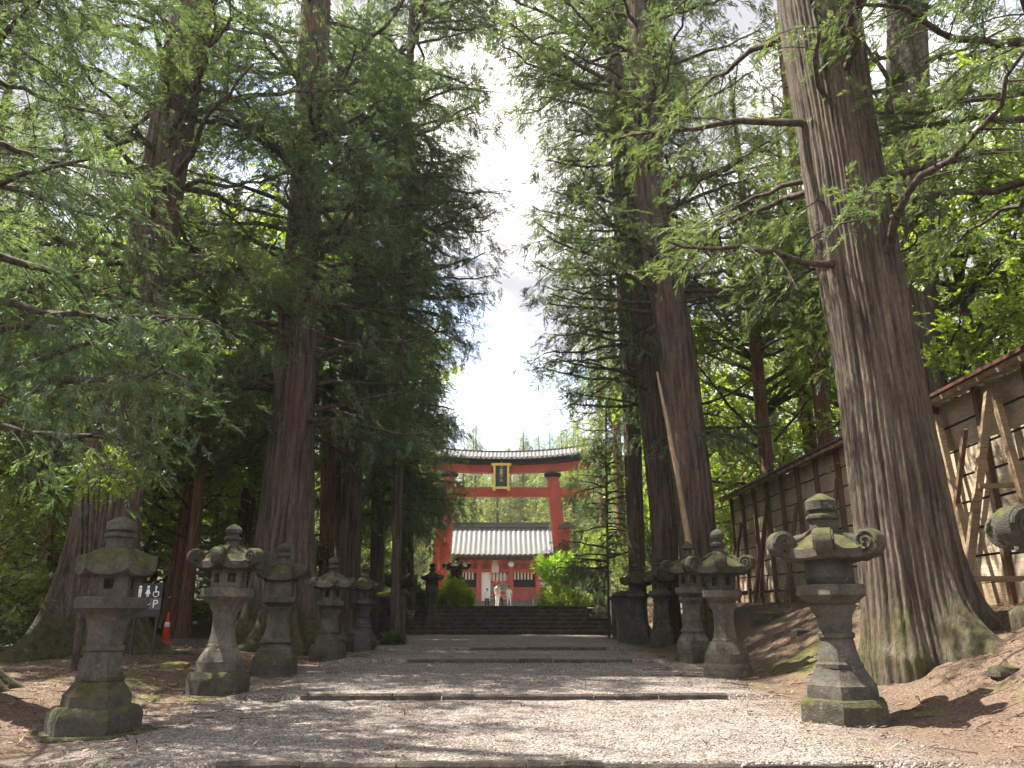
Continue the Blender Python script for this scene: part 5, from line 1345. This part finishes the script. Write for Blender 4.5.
# ------------------------------------------------------------------ loose gravel and litter near the camera
def litter():
    rng = np.random.default_rng(9)
    n = 26000
    y = 6.5 + 14 * rng.uniform(0, 1, n) ** 1.5; x = rng.uniform(-4.6, 4.6, n); z = G(x, y)
    keep = np.ones(n, bool)
    for s_ in STEPS: keep &= ~((y > s_ - .12) & (y < s_ + .22))
    x, y, z = x[keep], y[keep], z[keep]; n = len(x)
    s = rng.uniform(.005, .015, n) * (1 + (y - 6) * .03)
    base = np.array([[1, 0, 0], [-.5, .87, 0], [-.5, -.87, 0], [0, 0, .8], [0, 0, -.5]])
    ang = rng.uniform(0, 6.28, n); ca, sa = np.cos(ang), np.sin(ang)
    B = base[None] * rng.uniform(.6, 1.3, (n, 5, 3)) * s[:, None, None]
    Vx = B[..., 0] * ca[:, None] - B[..., 1] * sa[:, None] + x[:, None]; Vy = B[..., 0] * sa[:, None] + B[..., 1] * ca[:, None] + y[:, None]; Vz = B[..., 2] + z[:, None] + .004
    V = np.stack([Vx, Vy, Vz], 2).reshape(-1, 3)
    f = np.array([[0, 1, 3], [1, 2, 3], [2, 0, 3], [1, 0, 4], [2, 1, 4], [0, 2, 4]])
    F = (f[None] + (np.arange(n) * 5)[:, None, None]).reshape(-1, 3)
    mt, t, b = newmat('loose_gravel'); g = t.nodes.new('ShaderNodeNewGeometry')
    t.links.new(ramp(t, g.outputs['Random Per Island'], [(0, (0.08, 0.068, 0.06)), (.5, (0.18, 0.16, 0.143)), (1, (0.34, 0.31, 0.285))]), b.inputs['Base Color'])
    tagg(link('loose_gravel', np_mesh('gravel', V, F), mt), 'loose grey gravel chips strewn over the avenue', 'gravel', kind='stuff')
    n = 24000
    y = rng.uniform(6, 26, n); sd_ = rng.choice([-1, 1], n); x = sd_ * np.where(rng.uniform(0, 1, n) < .16, rng.uniform(0, 3.8, n), 3.4 + 6.7 * rng.uniform(0, 1, n) ** .8); z = G(x, y) + .012
    D = rng.normal(0, 1, (n, 3)); D[:, 2] *= .25
    P = np.stack([x, y, z], 1)
    T = [np.array([[0, 0, 0], [.5, .06, .02], [1, 0, .03], [.5, -.06, .01], [.3, 0, 0], [.5, .2, .03], [.75, .3, .02], [.55, .12, .0]]) for _ in range(1)]
    mt, t, b = newmat('needle_litter'); g = t.nodes.new('ShaderNodeNewGeometry')
    t.links.new(ramp(t, g.outputs['Random Per Island'], [(0, (0.07, 0.035, 0.022)), (.6, (0.2, 0.11, 0.07)), (1, (0.36, 0.24, 0.16))]), b.inputs['Base Color'])
    tagg(link('needle_litter', sprays_mesh('litter', P, D, rng.uniform(.05, .16, n), T, rng, .2), mt), 'fallen brown cedar needles and twigs on both banks', 'litter', kind='stuff')
litter()
def twigs():
    rng = np.random.default_rng(21); L_ = []
    for k in range(420):
        y = rng.uniform(6.5, 24); sd_ = rng.choice([-1, 1]); x = sd_ * (3.3 + 5.5 * rng.uniform() ** .8); l = rng.uniform(.12, .55); a = rng.uniform(0, 6.28); n = 5
        t = np.linspace(0, 1, n); a2 = a + np.cumsum(rng.normal(0, .2, n)); px = x + l * t * np.cos(a2); py = y + l * t * np.sin(a2)
        L_.append((np.stack([px, py, G(px, py) + .015 + rng.uniform(0, .02)], 1), np.linspace(.008, .003, n)))
    tagg(link('fallen_twigs', tubes_mesh('twigs', L_, 4), LIMB), 'thin dead twigs scattered over both banks', 'twigs', kind='stuff')
twigs()

# ------------------------------------------------------------------ air between the trees
def haze():
    m = MB(); m.box((0, 135, 44.5), (438, 386, 95)); mt = bpy.data.materials.new('haze'); mt.use_nodes = True; t = mt.node_tree; t.nodes.clear()
    o_ = t.nodes.new('ShaderNodeOutputMaterial'); v = t.nodes.new('ShaderNodeVolumePrincipled')
    v.inputs['Color'].default_value = (0.95, 0.96, 1.0, 1); v.inputs['Density'].default_value = 0.0002; v.inputs['Anisotropy'].default_value = 0.3
    t.links.new(v.outputs[0], o_.inputs['Volume'])
    tagg(m.build('haze', mt), 'thin pale daylight haze between the trees', 'haze', kind='stuff')
haze()
